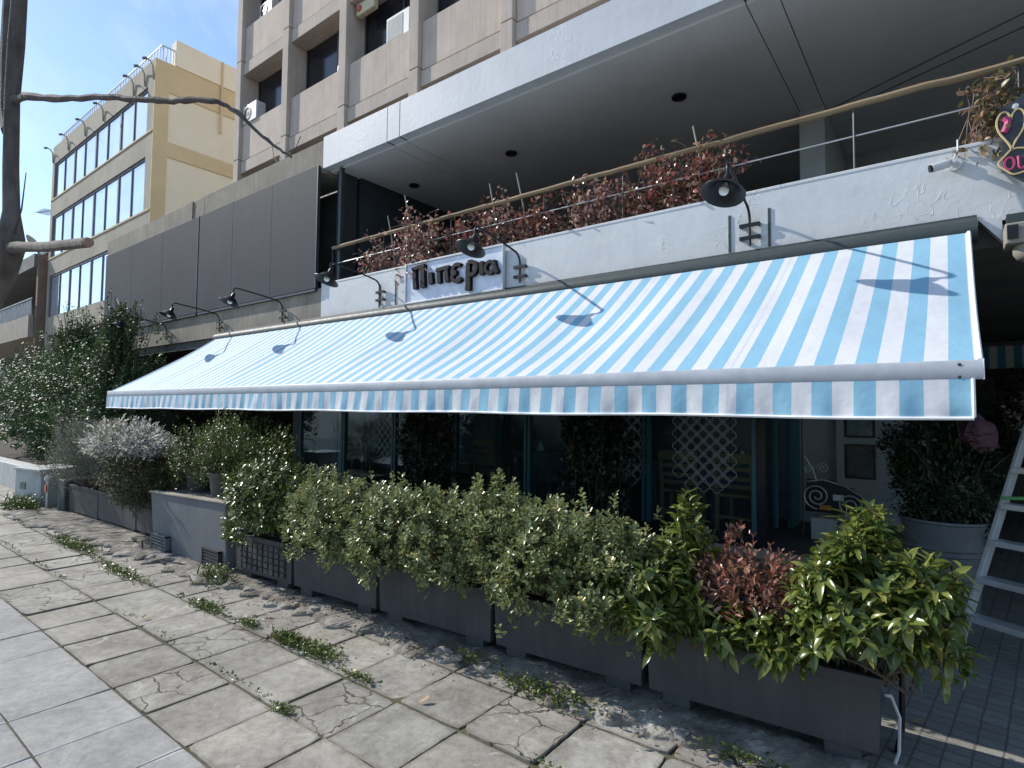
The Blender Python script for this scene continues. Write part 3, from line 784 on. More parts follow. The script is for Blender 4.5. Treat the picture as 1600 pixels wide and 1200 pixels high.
# ------------------------------------------------------------------ barn lamps along the parapet
LAMPS = [(-1.353, 4.56, 'nearest lamp, above the wide right end of the awning'), (-3.834, 4.46, 'lamp hanging in front of the last letters of the sign board'),
         (-6.251, 4.50, 'lamp on the white wall just left of the sign board'), (-8.717, 4.55, 'lamp on stained concrete below the right half of the charcoal panels'),
         (-10.87, 4.55, 'lamp below the seam between the two charcoal panels'), (-13.2, 4.55, 'farthest lamp, beside the dark evergreen leaves')]
def lamp():
    t = empty('wall_lamp', 'x', 'lamp', (0,0,0), 0, 'black gooseneck lamps along the wall')
    o = .62
    mb = MB()
    pts = [(0,-.03,-.26),(0,-.03,-.04)]
    for i in range(1, 7):
        a = PI/2*i/6*.9; pts.append((0, -.03-.12*(1-math.cos(a)), -.04+.12*math.sin(a)))
    pts += [(.02,-.36,.11),(.06,-.76,.145),(.07,-.835,.15)]
    for i in range(1, 6):
        a = PI*.62*i/5; pts.append((.07, -.835-.045*math.sin(a), .105+.045*math.cos(a)))
    pts.append((.07, -.875, .04))
    mb.tube(pts, .0115, 8); mb.build('arm', M['black_metal'], t, smooth=True)
    ax = Matrix.Rotation(R(-22), 3, 'X') @ Matrix.Rotation(R(6), 3, 'Y')
    c = Vector((.07, -.875, .045))
    SS = .84
    mb = MB().lathe([(q*SS, z_*SS) for q, z_ in [(.026,.02),(.032,-.01),(.034,-.045),(.05,-.062),(.075,-.075),(.10,-.098),(.135,-.14),(.17,-.168),(.19,-.176),(.19,-.182),(.168,-.174),(.13,-.146),(.096,-.104),(.07,-.083),(.03,-.07)]], c, 32, ax)
    mb.build('lamp_shade', M['black_metal'], t, smooth=True)
    prof = [(.018,-.06),(.022,-.08)] + [(.036*math.sin(a), -.115-.036*math.cos(a)) for a in [PI*(.72)*(1-i/8) for i in range(9)]][0:0]
    prof = [(.016,-.06),(.018,-.085)] + [(max(.0005,.037*math.sin(PI*(.85-.85*i/9))), -.125+.037*math.cos(PI*(.15+.85*i/9))) for i in range(10)]
    MB().lathe(prof, c, 18, ax).build('bulb', M['bulb'], t, smooth=True)
    for z in (-.08, -.19):
        mb = MB().box(-.085, .085, -.042, -.028, z-.016, z+.016); mb.box(-.085,-.06,-.028,.0,z-.012,z+.012); mb.box(.06,.085,-.028,.0,z-.012,z+.012)
        mb.build('bracket', M['black_metal'], t)
    return t
lp = lamp()
for i, (x, y, lab) in enumerate(LAMPS):
    loc = (x, YW, 3.455 - (.0 if i < 3 else .02))
    lab = 'black gooseneck ' + lab
    if i == 0: lp.location = loc; lp['label'] = lab
    else: dup(lp, loc, None, lab)
# thin dark strips put on the wall in place of narrow slots beside the lamps
for x, g in ((-1.53, 'thin grey conduit strip left of the nearest lamp bracket'), (-1.20, 'thin grey conduit strip right of the nearest lamp bracket'), (-6.13-.17, 'thin grey conduit strip left of the lamp beside the sign board'), (-5.96, 'thin grey conduit strip between lamp and sign board')):
    tag(MB().box(x-.010, x+.010, YW-.008, YW-.001, 3.17, 3.50).build('slot', M['cassette']), g, 'slot', 'conduit strips on the parapet')

# ------------------------------------------------------------------ sign board with the restaurant's lettering
S = empty('sign_board', 'white framed sign board with raised black Greek letters on the parapet', 'sign', (-5.7, YW, 3.14))
part('panel', M['signboard'], (-5.69, -4.07, YW-.045, YW-.022, 3.16, 3.65), parent=S)
part('frame', M['white_plastic'], (-5.715, -4.05, YW-.065, YW-.021, 3.651, 3.675), (-5.715, -4.05, YW-.065, YW-.021, 3.135, 3.159), (-5.715, -5.691, YW-.065, YW-.021, 3.159, 3.651), (-4.069, -4.05, YW-.065, YW-.021, 3.159, 3.651), parent=S, bevel=.004)
def stroke(mb, pts, w, k):
    # brush stroke with varying width, raised from the board
    pts = [Vector((p[0], p[1])) for p in pts]
    ws = [q*.84 for q in (w if isinstance(w, (list, tuple)) else [w]*len(pts))]
    l = []; r = []
    for i, p in enumerate(pts):
        d = (pts[min(i+1, len(pts)-1)] - pts[max(i-1, 0)]).normalized(); nn = Vector((-d.y, d.x))
        l.append(p + nn*ws[i]/2); r.append(p - nn*ws[i]/2)
    y0 = YW-.100-.0017*k; y1 = YW-.0445
    n = len(pts)
    vs = [(q.x, y0, q.y) for q in l] + [(q.x, y0, q.y) for q in r] + [(q.x, y1, q.y) for q in l] + [(q.x, y1, q.y) for q in r]
    fs = []
    for i in range(n-1):
        fs.append((i, i+1, n+i+1, n+i)); fs.append((2*n+i, 3*n+i, 3*n+i+1, 2*n+i+1))
        fs.append((i, 2*n+i, 2*n+i+1, i+1)); fs.append((n+i, n+i+1, 3*n+i+1, 3*n+i))
    fs.append((0, n, 3*n, 2*n)); fs.append((n-1, 3*n-1, 4*n-1, 2*n-1))
    mb.add(vs, fs)
def arc(cx, cz, rx, rz, a0, a1, n=12):
    return [(cx + rx*math.cos(R(a0+(a1-a0)*i/n)), cz + rz*math.sin(R(a0+(a1-a0)*i/n))) for i in range(n+1)]
LET = [
 ('pi', [([(-5.50,3.585),(-5.495,3.45),(-5.48,3.315)], [.07,.075,.08]), ([(-5.345,3.60),(-5.345,3.46),(-5.335,3.315)], [.075,.085,.09]), ([(-5.54,3.575),(-5.42,3.59),(-5.31,3.595)], [.05,.055,.05])]),
 ('iota', [([(-5.205,3.49),(-5.20,3.42),(-5.19,3.345)], [.07,.08,.085])]),
 ('pi', [([(-5.055,3.50),(-5.05,3.42),(-5.045,3.335)], [.06,.065,.07]), ([(-4.925,3.505),(-4.92,3.42),(-4.905,3.335)], [.06,.07,.075]), ([(-5.10,3.50),(-4.99,3.51),(-4.88,3.515)], [.05,.055,.05])]),
 ('epsilon', [(arc(-4.745,3.475,.07,.052,40,265), .055), (arc(-4.745,3.375,.08,.054,95,330), .06)]),
 ('rho', [([(-4.565,3.52),(-4.565,3.40),(-4.56,3.28),(-4.565,3.185)], [.07,.08,.085,.095]), (arc(-4.53,3.445,.10,.08,110,-125), .058)]),
 ('iota', [([(-4.355,3.505),(-4.355,3.43),(-4.345,3.345)], [.06,.068,.07])]),
 ('alpha', [(arc(-4.225,3.415,.07,.068,30,330), .05), ([(-4.17,3.49),(-4.155,3.42),(-4.115,3.335)], [.05,.055,.06])]),
]
for nme, sts in LET:
    mb = MB()
    for k, (p, w) in enumerate(sts): stroke(mb, p, w, k)
    mb.build('letter', M['letter'], S)

# ------------------------------------------------------------------ railing
RL = empty('terrace_railing', 'weathered timber handrail on thin metal posts above the white parapet', 'railing', (-7.5, YW, 3.685))
def rail_pts(x0, x1, z, r, seed, n=24):
    rng = np.random.default_rng(seed)
    return [(x0+(x1-x0)*i/n, YW+.06+.003*rng.normal(), z+.0028*rng.normal()) for i in range(n+1)]
MB().tube(rail_pts(-7.5, .02, 4.222, .03, 1, 60), .027, 8).build('handrail', M['wood_rail'], RL, smooth=True)
MB().tube(rail_pts(.02, XR, 4.215, .03, 2), .027, 8).build('handrail', M['wood_rail'], RL, smooth=True)
for x in (-7.5, -6.3, -5.0, -3.57, -2.6, -1.58, -.573, .42, 1.5, 2.6): MB().tube([(x, YW+.06, 3.685), (x, YW+.06, 4.2)], .009, 6).build('post', M['dark_metal'], RL)
MB().tube([(-7.5, YW+.06, 3.97), (XR, YW+.06, 3.97)], .006, 6).build('mid_wire', M['alu'], RL)

# canes
for i, (x, z, dx, lab) in enumerate(((-6.25, 4.50, -.05, 'short bamboo cane leaning above the left end of the creeper'), (-5.85, 4.72, -.10, 'dark cane tilted behind the dense creeper clump'), (-4.38, 4.52, -.04, 'cane rising through the creeper above the sign board'),
                          (-3.95, 4.55, -.06, 'bare cane standing over the handrail right of the sign'), (-1.87, 4.48, -.03, 'cane sticking out of the reddest creeper'))):
    tag(MB().tube([(x+.12, YW+.16, 3.6), (x+.03, YW+.14, 4.15), (x+dx, YW+.12, z)], [.011,.010,.008], 6).build('bamboo_cane', M['cane']), lab, 'cane', 'canes behind the handrail')

# creepers
def creeper(label, c, r, n, mat, seed, hang=0, Ln=.060):
    n = int(n*.66); hang *= .5
    rng = np.random.default_rng(seed)
    root = empty('creeper', label, 'creeper', (c[0], YW+.14, 3.62), 0, 'autumn creepers along the handrail')
    # runners: random walks from the base up and along the rail
    P = []; mb = MB()
    for k in range(n):
        p = np.array([c[0]+rng.normal()*r[0]*.5, c[1]+.06+rng.normal()*.04, 3.64])
        tgt = np.array(c) + nrm(rng.normal(size=3))*np.array(r)*np.array([1.15,1,.92])*rng.uniform(.15, 1.7)**.6
        if rng.uniform() < hang: tgt[1] = YW-.06-rng.uniform()*.05; tgt[2] = rng.uniform(3.42, 3.8)
        pts = []; m = 9
        mid = (p+tgt)/2 + rng.normal(size=3)*np.array([.08,.05,.08]); mid[2] = max(mid[2], tgt[2] + (.12 if tgt[1] < YW else -.05))
        for t in np.linspace(0, 1, m):
            q = p*(1-t)**2 + 2*mid*t*(1-t) + tgt*t*t + rng.normal(size=3)*.010
            pts.append(tuple(q))
        mb.tube(pts, list(np.linspace(.0045, .0018, m)), 4, False)
        pa = np.array(pts)
        cnt = rng.integers(6, 13)
        idx = rng.uniform(.25, 1, cnt)*(m-1)
        i0 = np.minimum(idx.astype(int), m-2); f = (idx-i0)[:,None]
        P.append(pa[i0]*(1-f) + pa[i0+1]*f + rng.normal(size=(cnt,3))*.03)
    P = np.concatenate(P); nn = len(P)
    D = rng.normal(size=(nn,3)); D[:,2] -= .6
    U = rng.normal(size=(nn,3))*.7 + np.array([-.35,-.5,.7])
    s = rng.uniform(.5, 1.15, nn)
    leaf_mesh('foliage', P, D, U, Ln*s, Ln*.62*s, mat, root, 'oval', .25, .35)
    mb.build('stems', M['vinestem'], root)
creeper('sparse dry creeper at the left end of the timber handrail', (-6.45, YW+.10, 4.02), (.42,.13,.30), 75, LM['vine'], 11)
creeper('dense pale brown creeper spilling over the handrail and the sign board', (-5.62, YW+.05, 4.10), (.40,.16,.32), 190, LM['vine'], 12, .35)
creeper('bright red creeper right behind the dense brown clump', (-4.95, YW+.12, 3.95), (.36,.12,.26), 120, LM['vinered'], 13)
creeper('tall thin creeper climbing a cane above the sign', (-4.35, YW+.12, 4.10), (.24,.12,.38), 70, LM['vine'], 14)
creeper('mixed red and green creeper filling the railing right of the sign', (-3.72, YW+.12, 3.95), (.42,.12,.24), 130, LM['vinered'], 15)
creeper('low brownish creeper halfway between sign and nearest lamp', (-3.0, YW+.12, 4.00), (.40,.12,.26), 120, LM['vine'], 16)
creeper('creeper rising above the handrail left of the nearest lamp', (-2.38, YW+.12, 4.08), (.34,.13,.33), 130, LM['vinered'], 17)
creeper('reddest creeper, behind the nearest lamp', (-1.86, YW+.10, 4.02), (.34,.13,.32), 140, LM['vinered'], 18)
creeper('bronze green creeper hanging beside the heart sign', (.24, YW+.0, 3.98), (.17,.10,.16), 55, LM['vinegreen'], 19, .3, .06)

# camera, heart board, heater
c = empty('security_camera', 'small white security camera mounted on the parapet', 'camera', (.06, YW, 3.53))
m3 = Matrix.Rotation(R(-72), 3, 'Y') @ Matrix.Rotation(R(20), 3, 'X')
MB().tube([(.02, YW-.11, 3.535), (-.075, YW-.14, 3.512)], [.030,.031], 14).build('body', M['white_plastic'], c, smooth=True)
MB().tube([(-.076, YW-.1403, 3.5117), (-.09, YW-.1445, 3.5085)], .026, 14).build('lens', M['black_metal'], c)
MB().tube([(.055, YW, 3.55), (.055, YW-.03, 3.55)], .045, 16).tube([(.055, YW-.03, 3.55), (.04, YW-.11, 3.54)], .022, 10).build('mount', M['white_plastic'], c, smooth=True)
MB().tube([(.05, YW-.08, 3.56), (.075, YW-.05, 3.64), (.075, YW-.03, 3.72)], .006, 6).build('antenna', M['white_plastic'], c)

H = empty('heart_board', 'dark board with gold heart outlines and pink lettering at the parapet edge', 'sign', (.55, YW, 3.6))
MB().prism([(.305,3.84),(.44,3.905),(.95,3.93),(.95,3.30),(.46,3.27),(.40,3.33),(.315,3.41)], YW-.10, YW-.07).build('board', M['heartboard'], H)
hp = []
for i in range(41):
    t = 2*PI*i/40
    hp.append((.36 + .0075*16*math.sin(t)**3*.62, YW-.105, 3.70 + .0095*(13*math.cos(t)-5*math.cos(2*t)-2*math.cos(3*t)-math.cos(4*t))))
MB().tube(hp, .007, 5).build('heart_outline', M['gold'], H)
MB().tube([(.40+.10*math.cos(R(a))*(1+.12*math.cos(R(4*a))), YW-.105, 3.46+.085*math.sin(R(a))*(1+.1*math.cos(R(3*a)))) for a in range(0, 361, 12)], .007, 5).build('cloud_outline', M['gold'], H)
MB().tube([(.325, YW-.104, 3.77),(.345, YW-.104, 3.74),(.335, YW-.104, 3.70),(.32, YW-.104, 3.67)], .022, 6).build('heart_fill', M['pink'], H)
mb = MB()
def ltube(pts): mb.tube([(x, YW-.104, z) for x, z in pts], .0095, 5)
ltube([(x, z) for x, z in arc(.345, 3.45, .026, .042, 0, 360)])
ltube([(.392,3.49),(.392,3.43)] + arc(.411, 3.43, .019, .025, 180, 360, 6) + [(.43,3.49)])
mb.build('lettering', M['pink'], H)
mb = MB().lathe([(.0001,.0),(.018,.0),(.018,.01),(.0001,.012)], (.385, YW-.10, 3.835), 12, Matrix.Rotation(R(90), 3, 'X'))
mb.build('stud', M['white_plastic'], H)
part('strap', M['black_metal'], (.5, .53, YW-.06, YW+.05, 3.69, 4.21), parent=H)

h = empty('wall_heater', 'worn cream heater box fixed under the parapet ledge at the right edge', 'heater', (.45, 4.95, 2.98))
part('casing', M['ibox'], (.30, .62, 4.86, 5.10, 2.86, 3.00), parent=h, bevel=.012)
part('front_plate', M['black_metal'], (.31, .365, 4.845, 4.858, 2.89, 2.98), (.40, .60, 4.845, 4.858, 2.94, 2.98), parent=h)
MB().lathe([(.10,-.0),(.098,-.05),(.08,-.085),(.05,-.10),(.046,-.095),(.074,-.08),(.09,-.048),(.092,0)], (.44, 4.97, 2.858), 24).build('dish', M['ibox'], h, smooth=True)
mb = MB()
for k in range(4): mb.tube([(.44+.086*math.cos(PI*k/4), 4.97+.086*math.sin(PI*k/4), 2.80), (.44, 4.97, 2.765), (.44-.086*math.cos(PI*k/4), 4.97-.086*math.sin(PI*k/4), 2.80)], .004, 4)
mb.build('grille', M['dark_metal'], h)
part('hanger', M['dark_metal'], (.36, .40, 4.98, 5.06, 3.0, 3.04), parent=h)

# ------------------------------------------------------------------ tower block set back above the podium
YT = 8.6
T = empty('tower_block', 'tall beige concrete tower with deep framed windows rising above the podium', 'building', (-17.7, YT, 0))
def tpart(name, mat, *boxes, parent=None, bevel=0): return part(name, mat, *boxes, parent=parent or T, bevel=bevel)
NB = 8; BAY = 2.68; TX = -17.7; FW = .30
floors = range(-1, 5)
PB = 9.02; PITCH = 3.15
tpart('core_wall', M['concrete_dark'], (TX+.05, TX+NB*BAY+.3, YT+.95, YT+9, 5.95, PB+PITCH*5))
tpart('side_wall', M['tower_trim'], (TX+.0, TX+.05, YT+.5, YT+9, 5.95, PB+PITCH*5))
tpart('roof_slab', M['tower_trim'], (TX, TX+NB*BAY+.3, YT-.05, YT+9, PB+PITCH*5, PB+PITCH*5+.3))
for i in range(NB+1):
    x = TX + i*BAY
    bs = []
    for f in floors:
        z0 = PB + PITCH*f + .44 if f >= 0 else 5.97
        if f == -1: bs.append((x, x+FW, YT, YT+.95, 5.97, PB+.43))
        else: bs.append((x, x+FW, YT, YT+.95, PB+PITCH*f+.45, PB+PITCH*(f+1)+.43))
    p = tpart('pilaster', M['tower_trim'], *bs, bevel=.012)
    tpart('joint', M['concrete_dark'], *[(x+.015, x+FW-.015, YT+.02, YT+.9, PB+PITCH*f+.431, PB+PITCH*f+.449) for f in range(0, 5)], parent=p)
for f in floors:
    zb = PB + PITCH*f; zt = zb + 1.53
    for i in range(NB):
        x0 = TX + i*BAY + FW + .012; x1 = TX + (i+1)*BAY - .012
        sp = tpart('spandrel_panel', M['tower'], (x0, x1, YT+.11, YT+.36, zb+.40, zt), bevel=.01)
        tpart('lower_lip', M['tower_trim'], (x0, x1, YT+.08, YT+.36, zb, zb+.36), parent=sp, bevel=.008)
        tpart('groove', M['concrete_dark'], (x0, x1, YT+.17, YT+.35, zb+.36, zb+.40), parent=sp)
        tpart('recess_ceiling', M['tower'], (x0, x1, YT+.361, YT+.9, zb+.004, zb+.12), parent=sp)
        w = tpart('window', M['dark_glass'], (x0, x1, YT+.60, YT+.62, zt-.1, zb+PITCH))
        tpart('frame', M['dark_metal'], (x0+.02, x0+.07, YT+.57, YT+.60, zt-.1, zb+PITCH-.0), ((x0+x1)/2+.3, (x0+x1)/2+.36, YT+.57, YT+.6, zt-.1, zb+PITCH), (x1-.07, x1-.02, YT+.57, YT+.6, zt-.1, zb+PITCH), parent=w)
# air conditioners on the sills
def condenser(loc, label, rotz=0, w=.78, hh=.56, fan=True):
    t = empty('air_conditioner', label, 'air conditioner', loc, rotz, 'air conditioners on the tower')
    def lb(name, mat, *bx, **k):
        mb = MB()
        for q in bx: mb.box(*q)
        o = mb.build(name, mat, None, bevel=k.get('bevel', 0)); o.parent = t; return o
    lb('casing', M['white_plastic'], (-w/2, w/2, -.15, .15, 0, hh), bevel=.012)
    if not fan:
        lb('front_panel', M['cabinet'], (-w/2+.03, w/2-.22, -.156, -.1505, .04, hh-.06))
        return t
    o = MB().lathe([(.20,0),(.205,-.012),(.19,-.014),(.185,0)], (-w*.16, -.151, hh/2), 24, Matrix.Rotation(R(-90), 3, 'X')).build('fan_ring', M['white_plastic']); o.parent = t
    o = MB().lathe([(.183,0),(.05,.0),(.045,-.008),(.0005,-.008)], (-w*.16, -.1515, hh/2), 24, Matrix.Rotation(R(-90), 3, 'X')).build('fan_grille', M['black_metal']); o.parent = t
    lb('side_vent', M['bar'], *[(w/2+.0005, w/2+.004, -.11, .11, .08+.06*k, .10+.06*k) for k in range(int((hh-.14)/.06))])
    return t
condenser((TX+.78, YT+.22, PB+1.53), 'white fan unit on the sill of the lowest visible window nearest the tower edge')
condenser((TX+2*BAY+2.1, YT+.30, PB+PITCH*0+1.53+.0), 'grey white cooling box jutting from the sill two bays right of the fan unit', R(0), .80, .62, False)
condenser((TX+BAY+2.45, YT+.48, PB+1.53), 'small bright cooling unit half hidden behind the pilaster between the other two', 0, .3, .5)
condenser((TX+1.3, YT+.35, PB+PITCH+1.53), 'pale cooling unit behind the sill at the very top edge of the tower', 0, .7, .5)
a = empty('alarm_box', 'cream alarm box with red end under a window recess ceiling', 'alarm', (TX+2*BAY+.85, YT+.1, PB+PITCH-.2))
part('case', M['yellow_box'], (TX+2*BAY+.42, TX+2*BAY+1.12, YT+.2, YT+.36, PB+PITCH-.36, PB+PITCH-.04), parent=a, bevel=.03)
MB().lathe([(.085,0),(.08,-.03),(.04,-.05),(.0005,-.055)], (TX+2*BAY+.56, YT+.199, PB+PITCH-.2), 18, Matrix.Rotation(R(-90), 3, 'X')).build('lamp', M['red_light'], a)
tag(MB().tube([(TX+2.3, YT-.01, 9.3), (TX+2.6, YT-.12, 8.85), (TX+3.2, YT-.3, 8.45), (TX+3.6, YT-.1, 8.75), (TX+3.72, YT+.0, 9.2)], .012, 5).build('loose_cable', M['concrete_dark']), 'thin loose cable looping at the foot of the tower', 'cable')

# ------------------------------------------------------------------ yellow building farther down the street
YY = 8.75; CX = -24.55; LX = -37.6; KZ = 15.48
Yb = empty('yellow_building', 'ochre and cream office building with three rows of sky reflecting windows', 'building', (CX, YY, 0))
def ypart(name, mat, *boxes, parent=None, bevel=0): return part(name, mat, *boxes, parent=parent or Yb, bevel=bevel)
rows = [(12.65, 14.52), (9.5, 11.68), (6.35, 8.55), (3.2, 5.4)]
zs = [0] + [z for r in sorted(rows) for z in r] + [KZ]
bx = [(LX, CX, YY, YY+.5, zs[2*i], zs[2*i+1]) for i in range(len(rows)+1)]
for z0, z1 in rows: bx += [(LX, LX+.35, YY, YY+.5, z0, z1), (CX-.6, CX, YY, YY+.5, z0, z1)]
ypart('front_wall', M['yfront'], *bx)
ypart('corner_trim', M['yellow'], (CX+.001, CX+.05, YY, YY+.53, 0, KZ), (CX+.001, CX+.05, YY+.53, YY+9, 14.3, KZ), (CX+.001, CX+.05, YY+.53, YY+9, 11.7, 12.3), (CX+.001, CX+.05, YY+.53, YY+9, 8.4, 9.0))
ypart('side_wall', M['cream'], (CX-.4, CX, YY+.5, YY+9, 0, KZ-.002))
ypart('roof', M['roof'], (LX, CX-.41, YY+.51, YY+9, KZ-.5, KZ-.1))
ypart('side_parapet', M['cream'], (CX-.35, CX+.10, YY+.72, YY+9, KZ, 16.55), bevel=.02)
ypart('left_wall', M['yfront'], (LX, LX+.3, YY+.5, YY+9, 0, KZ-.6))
ypart('downpipe', M['yellow'], (CX+.10, CX+.17, YY+2.5, YY+2.58, 13.4, 16.5))
for z0, z1 in rows[:3]:
    xa, xb = LX+.35, CX-.6; W8 = (xb-xa)/8
    for k in range(8):
        x0, x1 = xa + W8*k, xa + W8*(k+1)
        thick = .13 if k % 2 == 0 else .05
        w = ypart('window', M['bright_glass'], (x0, x1, YY+.09, YY+.11, z0, z1))
        ypart('frame', M['mullion'], (x0, x0+thick, YY+.05, YY+.089, z0, z1), (x1-.05, x1, YY+.06, YY+.089, z0, z1), (x0+thick, x1-.05, YY+.05, YY+.089, z1-.10, z1), (x0+thick, x1-.05, YY+.05, YY+.089, z0, z0+.05), parent=w)
ypart('sill_line', M['yellow'], *[(LX, CX-.02, YY-.03, YY-.002, z0-.09, z0-.03) for z0, z1 in rows[:2]])
rl = ypart('roof_railing', M['white_plastic'], (LX+.4, CX-.1, YY+.25, YY+.29, 16.15, 16.2), (CX-.14, CX-.1, YY+.29, YY+.8, 16.15, 16.2), *[(LX+.4+.3*k, LX+.43+.3*k, YY+.255, YY+.285, KZ, 16.15) for k in range(42)], *[(CX-.135, CX-.105, YY+.3+.12*k, YY+.33+.12*k, KZ, 16.15) for k in range(4)])
for i, (x, lab) in enumerate(((LX+.1, 'floodlight bracket at the far end of the yellow building roof'), (LX+2.6, 'second floodlight bracket from the far end of the yellow roof'), (LX+5.1, 'floodlight bracket left of the middle of the yellow roof edge'),
                              (LX+7.5, 'floodlight bracket right of the middle of the yellow roof edge'), (LX+11.0, 'floodlight bracket with a drooping head near the yellow corner'), (CX-.9, 'bent floodlight bracket just before the yellow building corner'), (CX-.05, 'short thick bracket at the yellow building corner'))):
    t = empty('floodlight_bracket', lab, 'bracket', (x, YY, KZ), 0, 'brackets on the yellow roof edge')
    MB().tube([(x, YY-.02, KZ-.85), (x, YY-.05, KZ-.35), (x, YY-.14, KZ-.18), (x, YY-.30, KZ-.13)], .03, 6).build('arm', M['yfront'], t)
    MB().bar((x-.0, YY-.28, KZ-.13), (x-.08, YY-.40, KZ-.17), .09, .07).build('head', M['roof'], t)

# old house with a deep balcony farther left
FX = -37.75
F = empty('old_house', 'low shabby house with a dark deep balcony behind the trees', 'building', (-42, YY, 0))
part('roof_slab', M['roof'], (-60, FX-.2, YY-.5, YY+8, 9.05, 9.75), parent=F)
part('roof_room', M['roof'], (-46, -40.2, YY+1.5, YY+6, 9.75, 11.0), (-46.5, -39.8, YY+1.2, YY+6.3, 11.0, 11.2), parent=F)
part('balcony_parapet', M['balc'], (-60, FX-.3, YY-.6, YY-.4, 5.35, 6.5), parent=F)
part('balcony_floor', M['balc'], (-60, FX-.3, YY-.39, YY+2.5, 5.35, 5.6), parent=F)
part('back_wall', M['concrete_dark'], (-60, FX-.3, YY+2.5, YY+3, 0, 9.04), parent=F)
part('side_wall', mottled('reddish side wall', (.17,.11,.085), (.25,.17,.13), 1.5, .9), (FX-.28, FX+.0, YY-.35, YY+8, 0, 9.7), parent=F)
mb = MB()
for k in range(60):
    x = -56 + .3*k
    mb.bar((x, YY-.5, 6.5), (x+.15, YY-.5, 7.35), .04, .04); mb.bar((x+.15, YY-.5, 7.35), (x+.3, YY-.5, 6.5), .04, .04)
mb.bar((-56, YY-.5, 7.4), (-38, YY-.5, 7.4), .05, .05)
mb.build('zigzag_railing', M['bar'], F)
t = empty('tv_antenna', 'thin television antenna on the old house roof', 'antenna', (-41.3, YY+1, 9.75))
mb = MB().tube([(-41.3, YY+1, 9.75), (-41.3, YY+1, 13.3)], .05, 6).build('mast', M['alu'], t)
mb = MB().tube([(-41.3, YY+1, 13.2), (-43.6, YY+.8, 13.45)], .04, 5)
for k in range(6): mb.tube([(-41.6-.35*k, YY+.6, 13.22+.03*k), (-41.6-.35*k, YY+1.3, 13.22+.03*k)], .02, 4)
mb.build('aerial', M['alu'], t)
t = empty('satellite_dish', 'grey satellite dish beside the antenna on the old roof', 'satellite dish', (-40, YY, 9.75))
MB().lathe([(.0005,0),(.2,.02),(.4,.09),(.55,.18),(.56,.17),(.4,.07),(.2,.0),(.0005,-.02)], (-39.9, YY, 10.75), 20, Matrix.Rotation(R(125), 3, 'X')).build('reflector', M['alu'], t, smooth=True)
MB().tube([(-39.9, YY+.1, 9.75), (-39.9, YY+.1, 10.7)], .04, 6).build('stand', M['dark_metal'], t)

# ------------------------------------------------------------------ bare street tree at the left edge
TS = .45
def tp(p): return (p[0]*TS, p[1]*TS, 1.75+(p[2]-1.75)*TS)
def tps(q): return [tp(p) for p in q]
def trs(r): return [x*TS for x in r]
t = empty('street_tree', 'young bare street tree with a long thin branch and a sawn off limb', 'tree', (-4.5, .42, 0))
MB().tube([(-4.52,.40,-.05),(-4.5,.42,.1),(-4.36,.45,.7)] + tps([(-8.95,1.2,1.6),(-8.25,1.4,2.8),(-7.95,1.47,3.15),(-7.80,1.5,3.45),(-7.86,1.5,3.8),(-7.98,1.5,4.3),(-8.08,1.5,5.1),(-8.02,1.5,5.7),(-7.98,1.5,6.3),(-7.85,1.55,7.6),(-7.7,1.6,9)]),
          [.08,.07,.062] + trs([.13,.12,.125,.13,.076,.072,.07,.078,.07,.055,.04]), 14).build('trunk', M['bark'], t, smooth=True)
bp = tps([(-8.05,1.5,5.08),(-7.62,1.52,4.99),(-6.62,1.6,4.67),(-6.0,1.68,4.51),(-5.33,1.78,4.31),(-4.96,1.86,4.21),(-4.665,1.93,4.16),(-4.39,2.0,4.085),(-4.21,2.06,3.97),(-4.03,2.12,3.79),(-3.84,2.2,3.63),(-3.7,2.23,3.55)])
rng = np.random.default_rng(5)
pp = []; rr = []
for i in range(len(bp)-1):
    for k in range(4):
        f = k/4; q = np.array(bp[i])*(1-f)+np.array(bp[i+1])*f
        pp.append(tuple(q + rng.normal(size=3)*.0022)); z = (i+f)/(len(bp)-1); rr.append(TS*(.028*(1-z) + .007)*(1.3 if rng.uniform() < .22 else 1))
MB().tube(pp, rr, 8).build('branch', M['bark'], t, smooth=True)
lb = MB().tube(tps([(-7.75,1.5,3.40),(-7.2,1.48,3.31),(-6.3,1.44,3.15),(-5.37,1.38,3.0),(-4.82,1.34,2.91)]), trs([.07,.05,.045,.040,.036]), 9).build('sawn_limb', M['bark'], t, smooth=True)
MB().tube(tps([(-4.825,1.3402,2.911),(-4.80,1.339,2.907)]), .033*TS, 9).build('cut_face', M['cut_wood'], lb)
MB().tube(tps([(-8.12,1.5,4.75),(-8.45,1.52,5.1),(-8.75,1.55,5.9),(-9.2,1.6,7.0)]), trs([.075,.07,.06,.03]), 8).build('branch', M['bark'], t, smooth=True)
for q in ([(-8.0,1.5,6.1),(-7.75,1.52,6.4),(-7.6,1.55,6.7)], [(-8.55,1.53,5.4),(-8.4,1.54,5.8),(-8.3,1.55,6.4)], [(-7.75,1.5,3.5),(-7.45,1.5,3.75),(-7.35,1.5,4.1)], [(-8.7,1.55,5.8),(-8.5,1.5,6.2),(-8.4,1.5,6.6)]):
    MB().tube(tps(q), trs([.012,.008,.004]), 5).build('twig', M['bark'], t)

